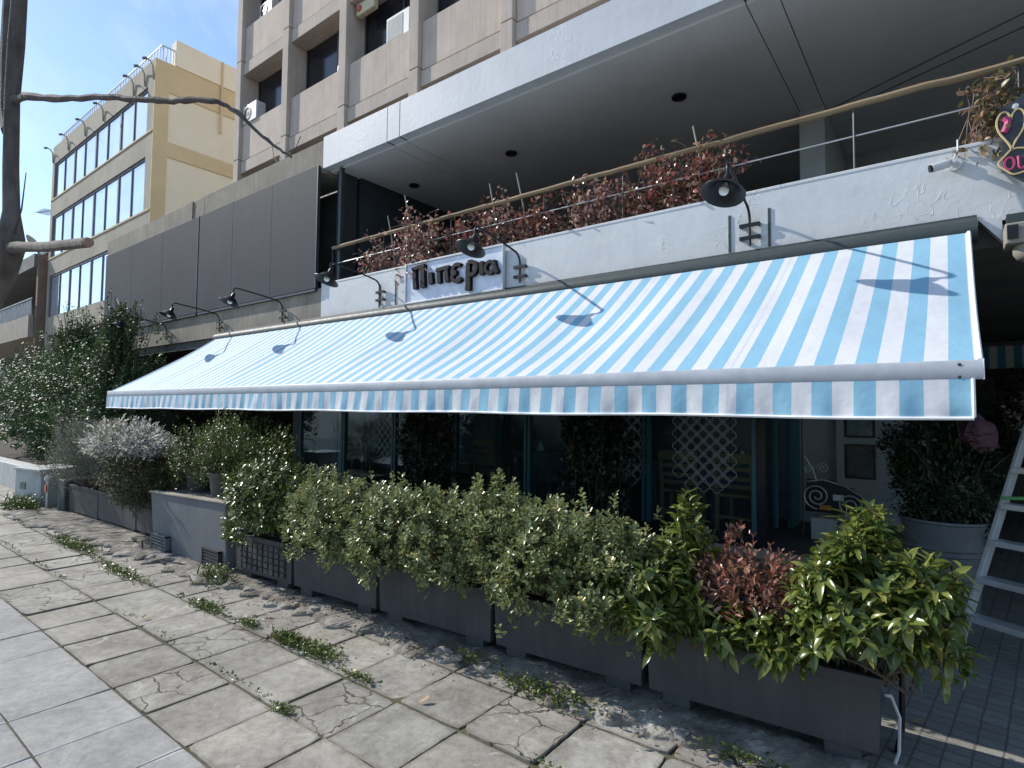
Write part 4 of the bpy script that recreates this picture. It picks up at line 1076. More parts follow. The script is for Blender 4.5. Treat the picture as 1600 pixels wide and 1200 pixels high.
# ------------------------------------------------------------------ planters
def planter(x0, x1, label, tilt=.06, z0=.088, zt=.462, dep=.42, mat=None, ribs=False):
    cx = (x0+x1)/2; w = (x1-x0)
    yf = 3.365 + tilt*(cx+.33)
    t = empty('planter', label, 'planter', (cx, yf, .0), math.atan(tilt), 'charcoal planters along the pavement')
    def lb(name, *bx, m=None, bevel=0):
        mb = MB()
        for q in bx: mb.box(*q)
        o = mb.build(name, m or mat or M['planter'], None, bevel=bevel); o.parent = t; return o
    h = w/2
    # slightly flared box with a rim
    mb = MB()
    for (a, bq, z) in (): pass
    vs = []
    for z, e in ((z0, -.012), (zt-.05, 0), (zt-.05, .008), (zt, .010), (zt, -.03), (z0+.05, -.045)):
        vs += [(-h-e, -e, z), (h+e, -e, z), (h+e, dep+e, z), (-h-e, dep+e, z)]
    fs = [(3,2,1,0)]
    for k in range(5):
        for i in range(4):
            j = (i+1) % 4; fs.append((4*k+i, 4*k+j, 4*k+4+j, 4*k+4+i))
    fs.append((20,21,22,23))
    mb.add(vs, fs); o = mb.build('box', mat or M['planter'], None, bevel=.008); o.parent = t
    for sx in (-1, 1): lb('foot', (sx*(h-.17)-.08, sx*(h-.17)+.08, .03, dep-.03, .0, z0))
    lb('soil', (-h+.035, h-.035, .035, dep-.035, zt-.09, zt-.05), m=M['soil'])
    if ribs:
        q = []
        r = random.Random(4)
        for k in range(9):
            for j in range(5):
                q.append((-h+.07+k*(w-.14)/9, -h+.07+(k+.72)*(w-.14)/9, -.010-.006*r.random(), .004, z0+.045+j*.058, z0+.045+j*.058+.045))
        lb('tile_relief', *q)
    return t
planter(-1.49, -.30, 'planter nearest the camera, under the big glossy green shrub')
planter(-2.62, -1.515, 'planter second from the corner, below the right half of the rounded hedge')
planter(-3.80, -2.645, 'planter below the middle of the rounded hedge')
planter(-4.95, -3.825, 'planter below the left end of the rounded hedge')
planter(-5.92, -4.975, 'planter with square tile relief next to the big grey block', ribs=True)
planter(-9.0, -7.98, 'far planter right behind the big grey block', .02, .05)
planter(-10.4, -9.02, 'middle planter of the far row under the white flowered bush', .02, .04)
planter(-11.7, -10.42, 'farthest planter, beside the dark green bin post', .02, .03)

# big grey painted block with vents
b = empty('concrete_block', 'big grey painted block with two vent grilles carrying flower pots', 'block', (-6.9, 3.15, 0))
vs = [(-7.87,3.00,-.02),(-6.16,3.06,-.02),(-6.10,3.85,-.02),(-7.85,3.80,-.02),(-7.93,2.97,.69),(-6.14,3.02,.73),(-6.08,3.90,.73),(-7.90,3.83,.69)]
mb = MB(); mb.add(vs, [(0,3,2,1),(4,5,6,7),(0,1,5,4),(1,2,6,5),(2,3,7,6),(3,0,4,7)]); mb.build('body', M['planter_box'], b, bevel=.012)
mb = MB(); mb.add([(-7.95,2.95,.691),(-6.12,3.0,.731),(-6.12,3.09,.731),(-7.95,3.04,.691),(-7.95,2.95,.715),(-6.12,3.0,.755),(-6.12,3.09,.755),(-7.95,3.04,.715)], [(0,3,2,1),(4,5,6,7),(0,1,5,4),(1,2,6,5),(2,3,7,6),(3,0,4,7)])
mb.build('rim', M['concrete'], b, bevel=.008)
for x0, x1, y in ((-7.82, -7.40, 2.965), (-6.60, -6.22, 3.018)):
    v = part('vent_grille', M['black_metal'], (x0+.02, x1-.02, y-.004, y+.03, .055, .20), parent=b)
    part('louvres', M['planter_box'] if x0 < -7 else M['dark_metal'], *[(x0+.02, x1-.02, y-.016, y-.005, .06+.036*k, .078+.036*k) for k in range(4)], (x0, x0+.02, y-.02, y+.03, .04, .215), (x1-.02, x1, y-.02, y+.03, .04, .215), (x0, x1, y-.02, y+.03, .20, .22), (x0, x1, y-.02, y+.03, .03, .05), parent=v)
tag(MB().tube([(-7.9,2.88,.10),(-7.75,2.83,.03),(-7.4,2.80,.018),(-7.0,2.78,.02),(-6.75,2.84,.04),(-6.6,2.88,.02),(-6.3,2.75,.015),(-6.1,2.68,.014)], .013, 6).build('cable', M['black_metal']), 'black cable lying in front of the big grey block', 'cable')

def flowerpot(loc, r, h, mat, label, tilt=0):
    t = empty('flower_pot', label, 'flower pot', loc, 0, 'pots on the grey block')
    t.rotation_euler = (tilt, 0, 0)
    o = MB().lathe([(.0005,.0),(r*.76,0),(r*.95,h*.8),(r*1.04,h*.8),(r*1.07,h),(r*.96,h),(r*.93,h*.86),(.0005,h*.86)], (0,0,0), 26).build('body', mat, None, smooth=True); o.parent = t
    o = MB().lathe([(.0005,h*.885),(r*.93,h*.875)], (0,0,0), 20).build('soil', M['soil']); o.parent = t
    return t
flowerpot((-7.52, 3.40, .70), .175, .22, M['pot_dark'], 'black plastic pot at the far end of the grey block')
flowerpot((-6.90, 3.35, .715), .150, .27, M['pot_brown'], 'brown pot in the middle of the grey block')
flowerpot((-6.42, 3.45, .735), .115, .16, M['pot_dark'], 'small grey pot at the near end of the grey block')
flowerpot((-7.1, 3.68, .71), .13, .2, M['pot_dark'], 'dark pot hidden behind the brown pot')

# ------------------------------------------------------------------ planting
HG = 'rounded leaf hedge shrubs in the planters'
hedge = [(-4.62, 3.32, .86, .50, .36, .40, 'hedge shrub beside the dark laurel shrub'), (-4.10, 3.30, .82, .42, .36, .36, 'hedge shrub above the planter left of the hedge middle'),
         (-3.55, 3.30, .84, .44, .38, .40, 'hedge shrub with tall shoots by black ivy'), (-2.98, 3.36, .82, .42, .40, .37, 'hedge shrub in the middle of the row, hanging low over its planter'),
         (-2.62, 3.40, .90, .34, .34, .42, 'tallest hedge shrub, right of the middle of the row'), (-2.22, 3.38, .82, .44, .42, .37, 'hedge shrub right of the tallest one'),
         (-1.78, 3.42, .80, .42, .42, .36, 'hedge shrub touching the large glossy leaves at the near end')]
for i, (x, y, z, rx, ry, rz, lab) in enumerate(hedge):
    shrub('hedge_shrub', lab.replace('hedge shrub', 'grey green hedge shrub', 1), 'shrub', (x, y-.14, z-.07), (rx*1.04, ry*1.12, rz*1.12), (x, y+.15, .38), 430, 12, .042, .027, LM['pitto'], 100+i, tpl='obov', up=.55, shl=.085, ang=58, curl=.12, fold=.3, lump=.30, group=HG, zlow=-.8, jit=.3, spk=.12, fill=.42)
shrub('laurel_shrub', 'dark mixed laurel shrub above the tile relief planter', 'shrub', (-5.52, 3.20, .82), (.66, .46, .50), (-5.45, 3.35, .38), 520, 11, .065, .028, LM['laurel'], 130, up=.35, droop=.15, shl=.13, ang=62, zlow=-.7)
PG = 'large glossy leaved shrubs in the near planter'
shrub('glossy_shrub', 'big glossy yellow green shrub overhanging the near corner of the planters', 'shrub', (-.31, 3.28, .82), (.40, .40, .44), (-.42, 3.55, .38), 200, 12, .092, .036, LM['photinia'], 140, tpl='long', fold=.5, up=.42, droop=.06, shl=.11, ang=66, curl=.6, group=PG, zlow=-.5, stem_r=.008, lump=.2, fill=.2, stems=60)
shrub('glossy_shrub', 'upright shoot tuft of glossy leaves rising from the top of the near shrub', 'shrub', (-.36, 3.48, 1.10), (.15, .14, .21), (-.38, 3.55, .42), 26, 12, .100, .036, LM['photinia'], 141, tpl='long', fold=.5, up=.6, droop=.05, shl=.17, ang=62, curl=.6, group=PG, zlow=-.2, stem_r=.007, fill=.5)
shrub('glossy_shrub', 'glossy shrub with drooping leaves right of the rounded hedge', 'shrub', (-1.42, 3.26, .66), (.33, .32, .26), (-1.35, 3.5, .38), 85, 12, .106, .036, LM['photinia'], 142, tpl='long', fold=.5, up=.4, droop=.08, shl=.11, ang=68, curl=.6, group=PG, zlow=-.7, stem_r=.007)
shrub('glossy_shrub', 'narrow upright glossy shrub standing between rounded hedge and red shrub', 'shrub', (-1.30, 3.42, .95), (.16, .16, .34), (-1.28, 3.55, .38), 48, 12, .085, .034, LM['photinia'], 143, tpl='long', fold=.5, up=.55, droop=.05, shl=.16, ang=64, curl=.3, group=PG, zlow=-.9, stem_r=.007)
shrub('glossy_shrub', 'low glossy shoots in front of the red shrub, over the planter rim', 'shrub', (-.86, 3.26, .58), (.30, .22, .16), (-.86, 3.5, .38), 60, 11, .088, .034, LM['photinia'], 144, tpl='long', fold=.5, up=.35, droop=.08, shl=.10, ang=70, curl=.6, group=PG, zlow=-.6, stem_r=.006)
shrub('red_shrub', 'reddish bronze shrub between the glossy green shrubs', 'shrub', (-.90, 3.40, .78), (.34, .24, .26), (-.90, 3.55, .38), 150, 11, .050, .020, LM['red'], 145, up=.7, droop=0, shl=.15, ang=45, curl=.2, zlow=-.4, stem_r=.005, lump=.3)
shrub('glossy_shrub', 'single reddish topped shoot above the red shrub', 'shrub', (-1.03, 3.52, 1.06), (.05, .05, .10), (-1.0, 3.55, .42), 6, 8, .055, .022, LM['red'], 146, up=.85, shl=.08, ang=40, group=PG, stem_r=.005)
# far row
shrub('rosemary_bush', 'grey green needle leaved bush overhanging the far planters', 'shrub', (-11.2, 3.25, 1.02), (1.25, .55, .68), (-11.1, 3.35, .36), 1500, 16, .045, .008, LM['rosemary'], 150, tpl='rhomb', up=.45, shl=.22, ang=40, zlow=-.8, lump=.35)
shrub('white_bush', 'bush with masses of silvery white leaf tips beside the needle bush', 'shrub', (-8.95, 3.08, 1.16), (1.30, .52, .46), (-9.0, 3.35, .36), 480, 9, .085, .024, LM['silver'], 151, tpl='oval', up=.15, droop=-.1, shl=.16, ang=35, zlow=-.15, lump=.3)
shrub('olive_bush', 'brownish green dense bush below the silvery tips', 'shrub', (-8.75, 3.15, .78), (.78, .46, .50), (-8.8, 3.3, .36), 1100, 13, .038, .013, LM['olive'], 152, tpl='rhomb', up=.1, droop=.35, shl=.15, ang=55, zlow=-.9, lump=.35)
shrub('potted_plant', 'bushy light green plant in the pots at the far end of the block', 'plant', (-7.55, 3.40, 1.12), (.62, .44, .46), (-7.52, 3.40, .89), 460, 12, .034, .016, LM['box'], 153, tpl='obov', up=.6, shl=.14, ang=50, zlow=-.6, lump=.4)
shrub('potted_plant', 'tall light green plant growing from the brown pot', 'plant', (-6.80, 3.40, 1.26), (.56, .40, .44), (-6.88, 3.35, .96), 520, 12, .036, .016, LM['box'], 154, tpl='obov', up=.65, shl=.16, ang=48, zlow=-.7, lump=.45)
shrub('potted_plant', 'dark green upright plant above the small grey pot', 'plant', (-6.12, 3.42, 1.14), (.46, .34, .44), (-6.40, 3.45, .86), 320, 12, .048, .022, LM['laurel'], 155, up=.6, shl=.18, ang=50, zlow=-.6, lump=.4)
# tall evergreens at the left
EG = 'dark evergreen trees at the left'
def evergreen(c, r, base, n, seed, label, Ln=.085):
    t = shrub('evergreen_tree', label, 'tree', c, r, base, n, 13, Ln, Ln*.48, LM['ever'], seed, up=.45, droop=.12, shl=.34, ang=58, curl=.2, lump=.42, zlow=-.85, stems=120, stem_r=.014, group=EG, base_r=.25, jit=.3, fill=.2)
    b = Vector(base)
    MB().tube([b+Vector((0,0,-.9)), b+Vector((.03,.02,0)), b+Vector((-.04,.03,.9))], [.085,.07,.04], 8).build('trunk', M['bark'], t)
evergreen((-13.3, 4.3, 2.10), (1.35, 1.0, 1.42), (-13.3, 4.4, .75), 760, 160, 'dark evergreen tree closest to the far end of the awning')
evergreen((-13.55, 4.35, 3.45), (.42, .42, .72), (-13.5, 4.4, 1.4), 120, 161, 'slim upper spire of dark leaves in front of the charcoal panel')
evergreen((-15.6, 4.4, 2.05), (1.5, 1.1, 1.45), (-15.6, 4.5, .7), 760, 162, 'dark evergreen tree in front of the yellow building windows')
evergreen((-16.2, 4.4, 3.45), (.55, .5, .72), (-16.2, 4.5, 1.4), 130, 163, 'narrow leafy top poking up before the old house corner')
evergreen((-18.6, 4.6, 2.05), (1.8, 1.2, 1.55), (-18.6, 4.7, .7), 760, 164, 'wide dark evergreen tree in front of the old house')
evergreen((-22.0, 5.0, 2.1), (2.3, 1.3, 1.7), (-22.0, 5.1, .7), 700, 165, 'farthest dark evergreen tree behind the low kerb wall', .11)
evergreen((-13.9, 4.9, 1.0), (1.3, .6, .75), (-13.9, 4.9, .5), 380, 166, 'shaded low evergreen behind the grey green needle bush')
evergreen((-16.9, 4.3, 1.05), (2.0, .5, .70), (-16.9, 4.3, .5), 520, 167, 'shaded low evergreen skirt above the low kerb wall')
shrub('ivy_thicket', 'brownish climbing thicket under the concrete band', 'shrub', (-14.5, 6.9, 1.9), (3.2, .6, 1.3), (-14.5, 7.0, .1), 900, 12, .07, .045, LM['olive'], 168, up=.3, droop=.2, shl=.25, ang=60, zlow=-.9, stem_r=.012, lump=.3)
# things at the far left pavement edge
t = empty('utility_cabinet', 'small grey concrete utility cabinet with a green sticker on its front', 'cabinet', (-12.9, 3.0, 0))
vs = [(-13.5,2.82,-.02),(-12.62,2.98,-.02),(-12.75,3.6,-.02),(-13.6,3.5,-.02),(-13.5,2.82,.60),(-12.62,2.98,.60),(-12.75,3.6,.60),(-13.6,3.5,.60)]
mb = MB(); mb.add(vs, [(0,3,2,1),(4,5,6,7),(0,1,5,4),(1,2,6,5),(2,3,7,6),(3,0,4,7)]); mb.build('body', M['cabinet'], t, bevel=.01)
mb = MB(); mb.add([(x+(-.03 if i%4 in (0,3) else .03), y+(-.03 if i%4 in (0,1) else .03), z) for i,(x,y,z) in enumerate([(a,b_,.602) for a,b_,_ in vs[:4]] + [(a,b_,.645) for a,b_,_ in vs[:4]])], [(0,3,2,1),(4,5,6,7),(0,1,5,4),(1,2,6,5),(2,3,7,6),(3,0,4,7)])
mb.build('lid', M['cabinet'], t, bevel=.008)
MB().bar((-13.30, 2.848, .33), (-13.12, 2.881, .33), .012, .12).build('sticker', plain('green sticker', (.08,.16,.11), .6), t)
t = empty('bin_post', 'dark green metal post with a red tag and white cap beside the cabinet', 'post', (-11.95, 3.1, 0))
MB().box(-12.05, -11.72, 3.08, 3.42, 0, .52).build('body', plain('dark green metal', (.03,.045,.045), .5), t, bevel=.02)
MB().tube([(-12.25,2.99,0),(-12.25,2.99,.50)], .022, 8).build('pipe', M['alu'], t)
MB().lathe([(.0005,.57),(.04,.56),(.055,.51),(.03,.47),(.025,.44)], (-12.25,2.99,0), 14).build('cap', M['white_plastic'], t)
MB().box(-12.29, -12.21, 2.955, 2.967, .29, .41).build('tag', M['red_light'], t)
tag(MB().box(-40, -13.75, 3.25, 3.55, -.02, .52).build('kerb_wall', M['cabinet'], bevel=.02), 'low grey kerb wall running away behind the utility cabinet', 'wall')
sheet('planting_bed', -40, -9.8, 3.56, 8.3, .32, M['soil'])

# ------------------------------------------------------------------ under the awning
def ivy_column(c, r, seed, label):
    shrub('ivy_column', label, 'plant', c, r, (c[0], c[1], .05), 620, 12, .06, .04, LM['ivy'], seed, up=.2, droop=.3, shl=.16, ang=60, zlow=-.95, stem_r=.01, group='ivy columns in front of the shop windows', lump=.22)
ivy_column((-5.62, 5.45, 1.25), (.52, .30, 1.15), 170, 'black green ivy column behind the middle of the hedge')
ivy_column((-3.05, 5.45, 1.25), (.50, .30, 1.2), 171, 'black green ivy column left of the lattice window')
def chair(name='chair'):
    t = empty(name, 'x', 'chair', (0,0,0), 0, 'wooden ladder back chairs')
    def lb(n, *bx, bevel=.004):
        mb = MB()
        for q in bx: mb.box(*q)
        o = mb.build(n, M['chair'], None, bevel=bevel); o.parent = t; return o
    lb('seat', (-.21, .21, -.20, .21, .43, .465), bevel=.01)
    for sx in (-1, 1):
        o = MB().bar((sx*.19, .19, 0), (sx*.19, .19, .43), .038, .038).build('leg', M['chair']); o.parent = t
        o = MB().bar((sx*.195, -.20, 0), (sx*.195, -.20, .46), .038, .038).bar((sx*.195, -.20, .45), (sx*.195, -.27, .90), .038, .034).build('leg', M['chair']); o.parent = t
    for z, hh in ((.86, .10), (.74, .045), (.64, .045), (.55, .04)):
        y = -.20 - .07*(z-.45)/.45
        o = MB().bar((-.177, y, z), (.177, y, z), .02, hh).build('slat', M['chair']); o.parent = t
    lb('stretcher', (-.18, .18, -.21, -.185, .20, .23), (-.205, -.18, -.18, .17, .16, .19), (.18, .205, -.18, .17, .16, .19))
    return t
ch = chair(); first = True
for loc, rz, lab in (((-2.52, 6.62, .402), .10, 'wooden chair behind the left part of the white lattice'), ((-1.86, 6.62, .402), -.08, 'wooden chair at the right end of the lattice window'),
                     ((-5.75, 7.0, .402), .1, 'wooden chair with visible slats between the two ivy columns'), ((-9.0, 6.9, .402), .5, 'wooden chair at the dark far end of the dining room'),
                     ((-6.45, 7.1, .402), -.6, 'wooden chair half behind the far ivy column'), ((-4.35, 7.5, .402), 2.6, 'wooden chair on the inner side of the teal table')):
    if first: ch.location = loc; ch.rotation_euler = (0,0,rz); ch['label'] = lab; first = False
    else: dup(ch, loc, rz, lab)
def table():
    t = empty('table', 'x', 'table', (0,0,0), 0, 'teal dining tables')
    o = MB().box(-.38, .38, -.34, .34, .715, .745).build('tabletop', M['teal'], None, bevel=.006); o.parent = t
    o = MB().box(-.33, .33, -.29, .29, .64, .714).build('apron', M['teal']); o.parent = t
    for sx in (-1, 1):
        for sy in (-1, 1):
            o = MB().bar((sx*.30, sy*.26, 0), (sx*.30, sy*.26, .64), .055, .055).build('leg', M['teal']); o.parent = t
    return t
tb = table(); first = True
for loc, lab in (((-3.25, 7.05, .402), 'teal table beside the near ivy column'), ((-5.0, 7.3, .402), 'teal table right of the slatted chair between the ivy columns'), ((-8.2, 7.0, .402), 'teal table in the far left of the dining room'), ((-2.1, 7.6, .402), 'teal table behind the lattice window chairs')):
    if first: tb.location = loc; tb['label'] = lab; first = False
    else: dup(tb, loc, None, lab)
for i, (loc, lab) in enumerate((((-5.0, 7.25, 1.148), 'folded white napkin on the teal table between the ivy columns'), ((-8.1, 7.0, 1.148), 'folded white napkin on the far left table'), ((-2.1, 7.5, 1.148), 'folded white napkin behind the lattice window'))):
    o = MB().lathe([(.07,0),(.05,.05),(.03,.10),(.0005,.14)], loc, 5).build('napkin', M['napkin']); tag(o, lab, 'napkin', 'folded napkins on tables')

# framed prints on the pale entrance wall
for x0, x1, z0, z1, mt, lab in ((-1.03, -.72, 1.47, 2.05, 'picture_blue', 'upper framed print with blue tones on the pale entrance wall'), (-1.03, -.72, .98, 1.39, 'picture_dark', 'lower dark framed print on the pale entrance wall')):
    t = empty('framed_print', lab, 'picture', (x0, 7.99, z0), 0, 'prints on the entrance wall')
    part('frame', M['black_metal'], (x0, x1, 7.96, 7.998, z0, z1), parent=t)
    part('print', M[mt], (x0+.025, x1-.025, 7.955, 7.9595, z0+.025, z1-.025), parent=t)
# wrought iron menu stand
t = empty('iron_stand', 'wrought iron scrollwork stand with a black panel and small white card', 'stand', (-1.1, 6.9, .40))
def spiral(cx, cz, r0, turns, a0, y, sgn=1, n=40):
    return [(cx + r0*(1-.85*i/n)*math.cos(a0+sgn*turns*2*PI*i/n), y, cz + r0*(1-.85*i/n)*math.sin(a0+sgn*turns*2*PI*i/n)) for i in range(n+1)]
MB().tube([(-1.30, 6.9, .41), (-1.30, 6.9, 2.6)], .008, 6).build('pole', M['dark_metal'], t)
mb = MB().tube(spiral(-1.16, .87, .135, 2.2, PI*1.5, 6.88, -1), .008, 6)
mb.tube(spiral(-.86, .80, .13, 2.2, PI*1.4, 6.88, 1), .008, 6)
mb.tube([(-1.25,6.88,1.02),(-1.1,6.88,1.05),(-.9,6.88,1.0),(-.74,6.88,.9),(-.70,6.88,.76),(-.76,6.88,.66),(-.85,6.88,.62)], .008, 6)
mb.tube(spiral(-1.10, 1.17, .06, 1.6, PI, 6.88, -1), .006, 6).tube([(-1.28,6.88,1.3),(-1.2,6.88,1.16),(-1.16,6.88,1.03)], .007, 6).tube(spiral(-1.24, 1.15, .05, 1.5, 0, 6.88, 1), .006, 6)
mb.build('scrollwork', M['alu'], t)
MB().prism([(-1.28,.70),(-.74,.70),(-.72,.85),(-.82,.97),(-1.0,1.04),(-1.26,1.05)], 6.905, 6.92).build('panel', M['black_metal'], t)
part('card', M['napkin'], (-1.01, -.91, 6.89, 6.904, .84, .90), parent=t)
part('tag', M['rust'], (-1.14, -1.03, 6.892, 6.904, .73, .78), parent=t)
part('base_box', M['cabinet'], (-1.22, -.98, 6.88, 7.1, .412, .64), (-.96, -.74, 6.9, 7.1, .412, .60), parent=t)

# galvanised pot with the dark shrub
t = empty('large_pot', 'large ribbed galvanised pot under the dark shrub at the right', 'pot', (-.08, 6.35, 0))
MB().lathe([(.0005,.0),(.225,0),(.235,.02),(.262,.30),(.272,.31),(.265,.325),(.268,.36),(.279,.37),(.271,.385),(.285,.55),(.296,.56),(.288,.575),(.291,.60),(.302,.61),(.294,.625),(.315,.82),(.330,.83),(.325,.85),(.30,.85),(.295,.80),(.0005,.78)], (-.08,6.35,0), 40).build('body', M['galv'], t, smooth=True)
MB().lathe([(.0005,.792),(.295,.792)], (-.08,6.35,0), 30).build('soil', M['soil'], t)
shrub('dark_shrub', 'tall dark shrub growing from the galvanised pot', 'shrub', (-.08, 6.35, 1.36), (.50, .45, .64), (-.08, 6.35, .80), 680, 13, .05, .026, LM['dark'], 180, up=.4, droop=.2, shl=.16, ang=60, zlow=-.9, lump=.25, stem_r=.009)
# pink cloth
def blob(name, c, r, mat, seed, label, cat):
    rng = np.random.default_rng(seed); n, m = 28, 16
    vs = []; k = rng.normal(size=(6,3))*3; ph = rng.uniform(0,6.28,6)
    for j in range(m+1):
        for i in range(n):
            th = PI*j/m; a = 2*PI*i/n
            w_ = 1-.55*max(0, math.cos(th)); d = np.array([w_*math.sin(th)*math.cos(a), w_*math.sin(th)*math.sin(a), math.cos(th)])
            s = 1 + .16*np.sin(k@d*1.4+ph).mean()*2.2 + .05*math.sin(a*7+th*4)*math.sin(th)
            vs.append(tuple(np.array(c)+d*np.array(r)*s))
    fs = [(j*n+i, j*n+(i+1)%n, (j+1)*n+(i+1)%n, (j+1)*n+i) for j in range(m) for i in range(n)]
    mb = MB(); mb.add(vs, fs)
    return tag(mb.build(name, mat, smooth=True), label, cat)
blob('cloth_bundle', (.17, 6.2, 1.61), (.13, .12, .17), M['pink_cloth'], 4, 'dusky pink cloth bundle beside the ladder above the dark shrub', 'cloth')

# step ladder
LDX, LDY = .035, 5.45
t = empty('step_ladder', 'worn aluminium step ladder with a green strap standing before the galvanised pot', 'ladder', (LDX, LDY, .005), R(-31))
def lad(name, mat, fn):
    mb = MB(); fn(mb); o = mb.build(name, mat, None, bevel=.003); o.parent = t; return o
wb, wt, Hh, ln = .62, .36, 2.15, .98
def sx(z, side): w = wb + (wt-wb)*z/Hh; return (.27 - w/2) if side < 0 else (.27 + w/2)
for s in (-1, 1):
    lad('stile', M['alu'], lambda mb: mb.bar((sx(0,s), 0, 0), (sx(Hh,s), ln, Hh), .028, .075, (0,1,0)))
    lad('rear_leg', M['alu'], lambda mb: mb.bar((sx(0,s)+.03*s*-1, 1.7, 0), (sx(Hh,s)-.03*s, ln+.06, Hh-.05), .022, .045, (0,1,0)))
for k in range(1, 9):
    z = .27*k-.02; y = ln*z/Hh
    lad('tread', M['alu'], lambda mb: mb.box(sx(z,-1)+.014, sx(z,1)-.014, y-.07, y+.06, z-.012, z+.012).box(sx(z,-1)+.014, sx(z,1)-.014, y-.076, y-.0705, z-.028, z+.014))
lad('top_platform', M['alu'], lambda mb: mb.box(sx(Hh,-1)-.01, sx(Hh,1)+.01, ln-.12, ln+.14, Hh, Hh+.035))
lad('strap', M['green_strap'], lambda mb: mb.bar((sx(1.1,-1), ln*1.1/Hh-.05, 1.11), (sx(1.1,1), ln*1.1/Hh-.05, 1.17), .01, .025))
lad('brace', M['alu'], lambda mb: mb.bar((sx(.5,-1), 1.1, .42), (sx(.5,1), 1.1, .42), .02, .03))

# background beyond the covered passage at the right
a2 = empty('far_awning', 'small dim teal striped awning valance in the shaded background', 'awning', (1.2, 12.0, 2.4))
mb = MB(); nx = 60
vs = []; fs = []; uvs = []
for j in range(2):
    for i in range(nx+1):
        x = -.2 + 4.0*i/nx; vs.append((x, 12.0+.015*math.sin(x*9), 2.86-.36*j)); uvs.append((x, j))
fs = [(i, i+1, nx+2+i, nx+1+i) for i in range(nx)]
mb.add(vs, fs); o = mb.build('valance', M['stripes_far'], a2); l = o.data.uv_layers.new(name='cloth')
for q in o.data.loops: l.data[q.index].uv = uvs[q.vertex_index]
part('front_bar', M['dark_metal'], (-.25, 3.85, 11.97, 12.05, 2.865, 2.93), parent=a2)
shrub('far_shrub', 'shaded shrub with pale specks in the background beside the ladder', 'shrub', (1.2, 11.2, 1.7), (1.1, .6, 1.0), (1.2, 11.3, .3), 420, 12, .08, .045, LM['dark'], 190, up=.35, shl=.2, ang=60, zlow=-.8)
shrub('far_shrub', 'pale leaved spray behind the upper ladder rungs', 'shrub', (.85, 10.7, 1.75), (.35, .25, .45), (.95, 10.8, .5), 36, 8, .06, .04, LM['silver'], 191, up=.3, shl=.2, ang=60, zlow=-.6)  # white leaves stand in for sunlit flecks in the background

# ------------------------------------------------------------------ weeds, chunks, leaves on the ground
def weeds(label, c, rx, ry, n, seed, broad=.3, hgt=.07, group='weed clumps in the pavement joints'):
    rng = np.random.default_rng(seed)
    root = empty('weed_clump', label, 'weeds', (c[0], c[1], 0), 0, group)
    ng = int(n*(1-broad))
    P = np.stack([c[0]+rx*rng.normal(size=ng)*.5, c[1]+ry*rng.normal(size=ng)*.5, np.full(ng, .004)], 1)
    D = rng.normal(size=(ng,3))*.55; D[:,2] = rng.uniform(.5, 1.2, ng)
    s = rng.uniform(.4, 1.1, ng)*hgt
    bl = leaf_mesh('blades', P, D, rng.normal(size=(ng,3)), s, np.full(ng, .006), LM['grass'], root, 'rhomb', .1, .5); bl['kind'] = 'stuff'
    nb = n-ng
    if nb > 3:
        P = np.stack([c[0]+rx*rng.normal(size=nb)*.5, c[1]+ry*rng.normal(size=nb)*.5, rng.uniform(.01, hgt*.9, nb)], 1)
        D = rng.normal(size=(nb,3)); D[:,2] = .4
        s = rng.uniform(.5, 1.1, nb)*.034
        leaf_mesh('leaves', P, D, np.tile([0,0,1.], (nb,1))+.4*rng.normal(size=(nb,3)), s, s*.62, LM['box'], root, 'oval', .2, .3)
    return root
weeds('bright grass tuft in the joint in front of the hedge', (-3.98, 2.47), .16, .06, 420, 200, .2, .075)
weeds('flat grassy weed patch next to the bright tuft', (-3.66, 2.50), .26, .08, 520, 201, .45, .055)
weeds('small weed tuft in the joint near the brown stained slab', (-4.55, 2.46), .14, .05, 220, 202, .3, .05)
weeds('weed tuft in the joint before the vent grilles', (-5.2, 2.42), .24, .07, 330, 203, .4, .06)
weeds('broad leaved weed clump at the foot of the grey block', (-5.95, 2.86), .26, .12, 420, 204, .8, .16)
weeds('long weed strip in the joint before the far planters', (-7.0, 2.36), .60, .08, 500, 205, .5, .06)
weeds('weed strip in the joint below the far bushes', (-8.75, 2.42), .70, .10, 700, 206, .5, .09)
weeds('weeds under the near hedge planters on the broken kerb', (-2.02, 2.98), .34, .09, 380, 207, .7, .09)
weeds('dry weeds under the middle planters', (-2.65, 3.06), .22, .06, 160, 208, .6, .08)
weeds('leafy weed clump at the foot of the utility cabinet', (-12.7, 2.72), .60, .20, 800, 209, .75, .24)
weeds('weed tuft in the near joint crossing', (-3.12, 1.90), .08, .04, 110, 210, .3, .03)
weeds('thin weeds in the joint beside the hedge shadow', (-3.10, 2.43), .16, .03, 110, 211, .4, .035)
weeds('weed fringe on the kerb at the near planter corner', (-.85, 3.06), .30, .06, 140, 212, .6, .06)
rng = np.random.default_rng(77)
n = 2600
gx = rng.uniform(-13, -.6, n); row = rng.choice([.39+.5*3, .39+.5*4], n, p=[.25,.75])
keep = (np.sin(gx*3.1)+np.sin(gx*7.7+1)+np.sin(gx*1.3+.5)) > .2
gx = gx[keep]; row = row[keep]; n = len(gx)
P = np.stack([gx, row+.045+rng.normal(size=n)*.012, np.full(n, .003)], 1)
D = rng.normal(size=(n,3)); D[:,2] = np.abs(D[:,2])*.6+.2
s = rng.uniform(.012, .032, n)
tag(leaf_mesh('joint_moss', P, D, np.tile([0,0,1.],(n,1))+.5*rng.normal(size=(n,3)), s, s*.55, LM['box'], None, 'rhomb', .2, .3), kind='stuff', label='moss and seedlings growing along the pavement joints', cat='moss')

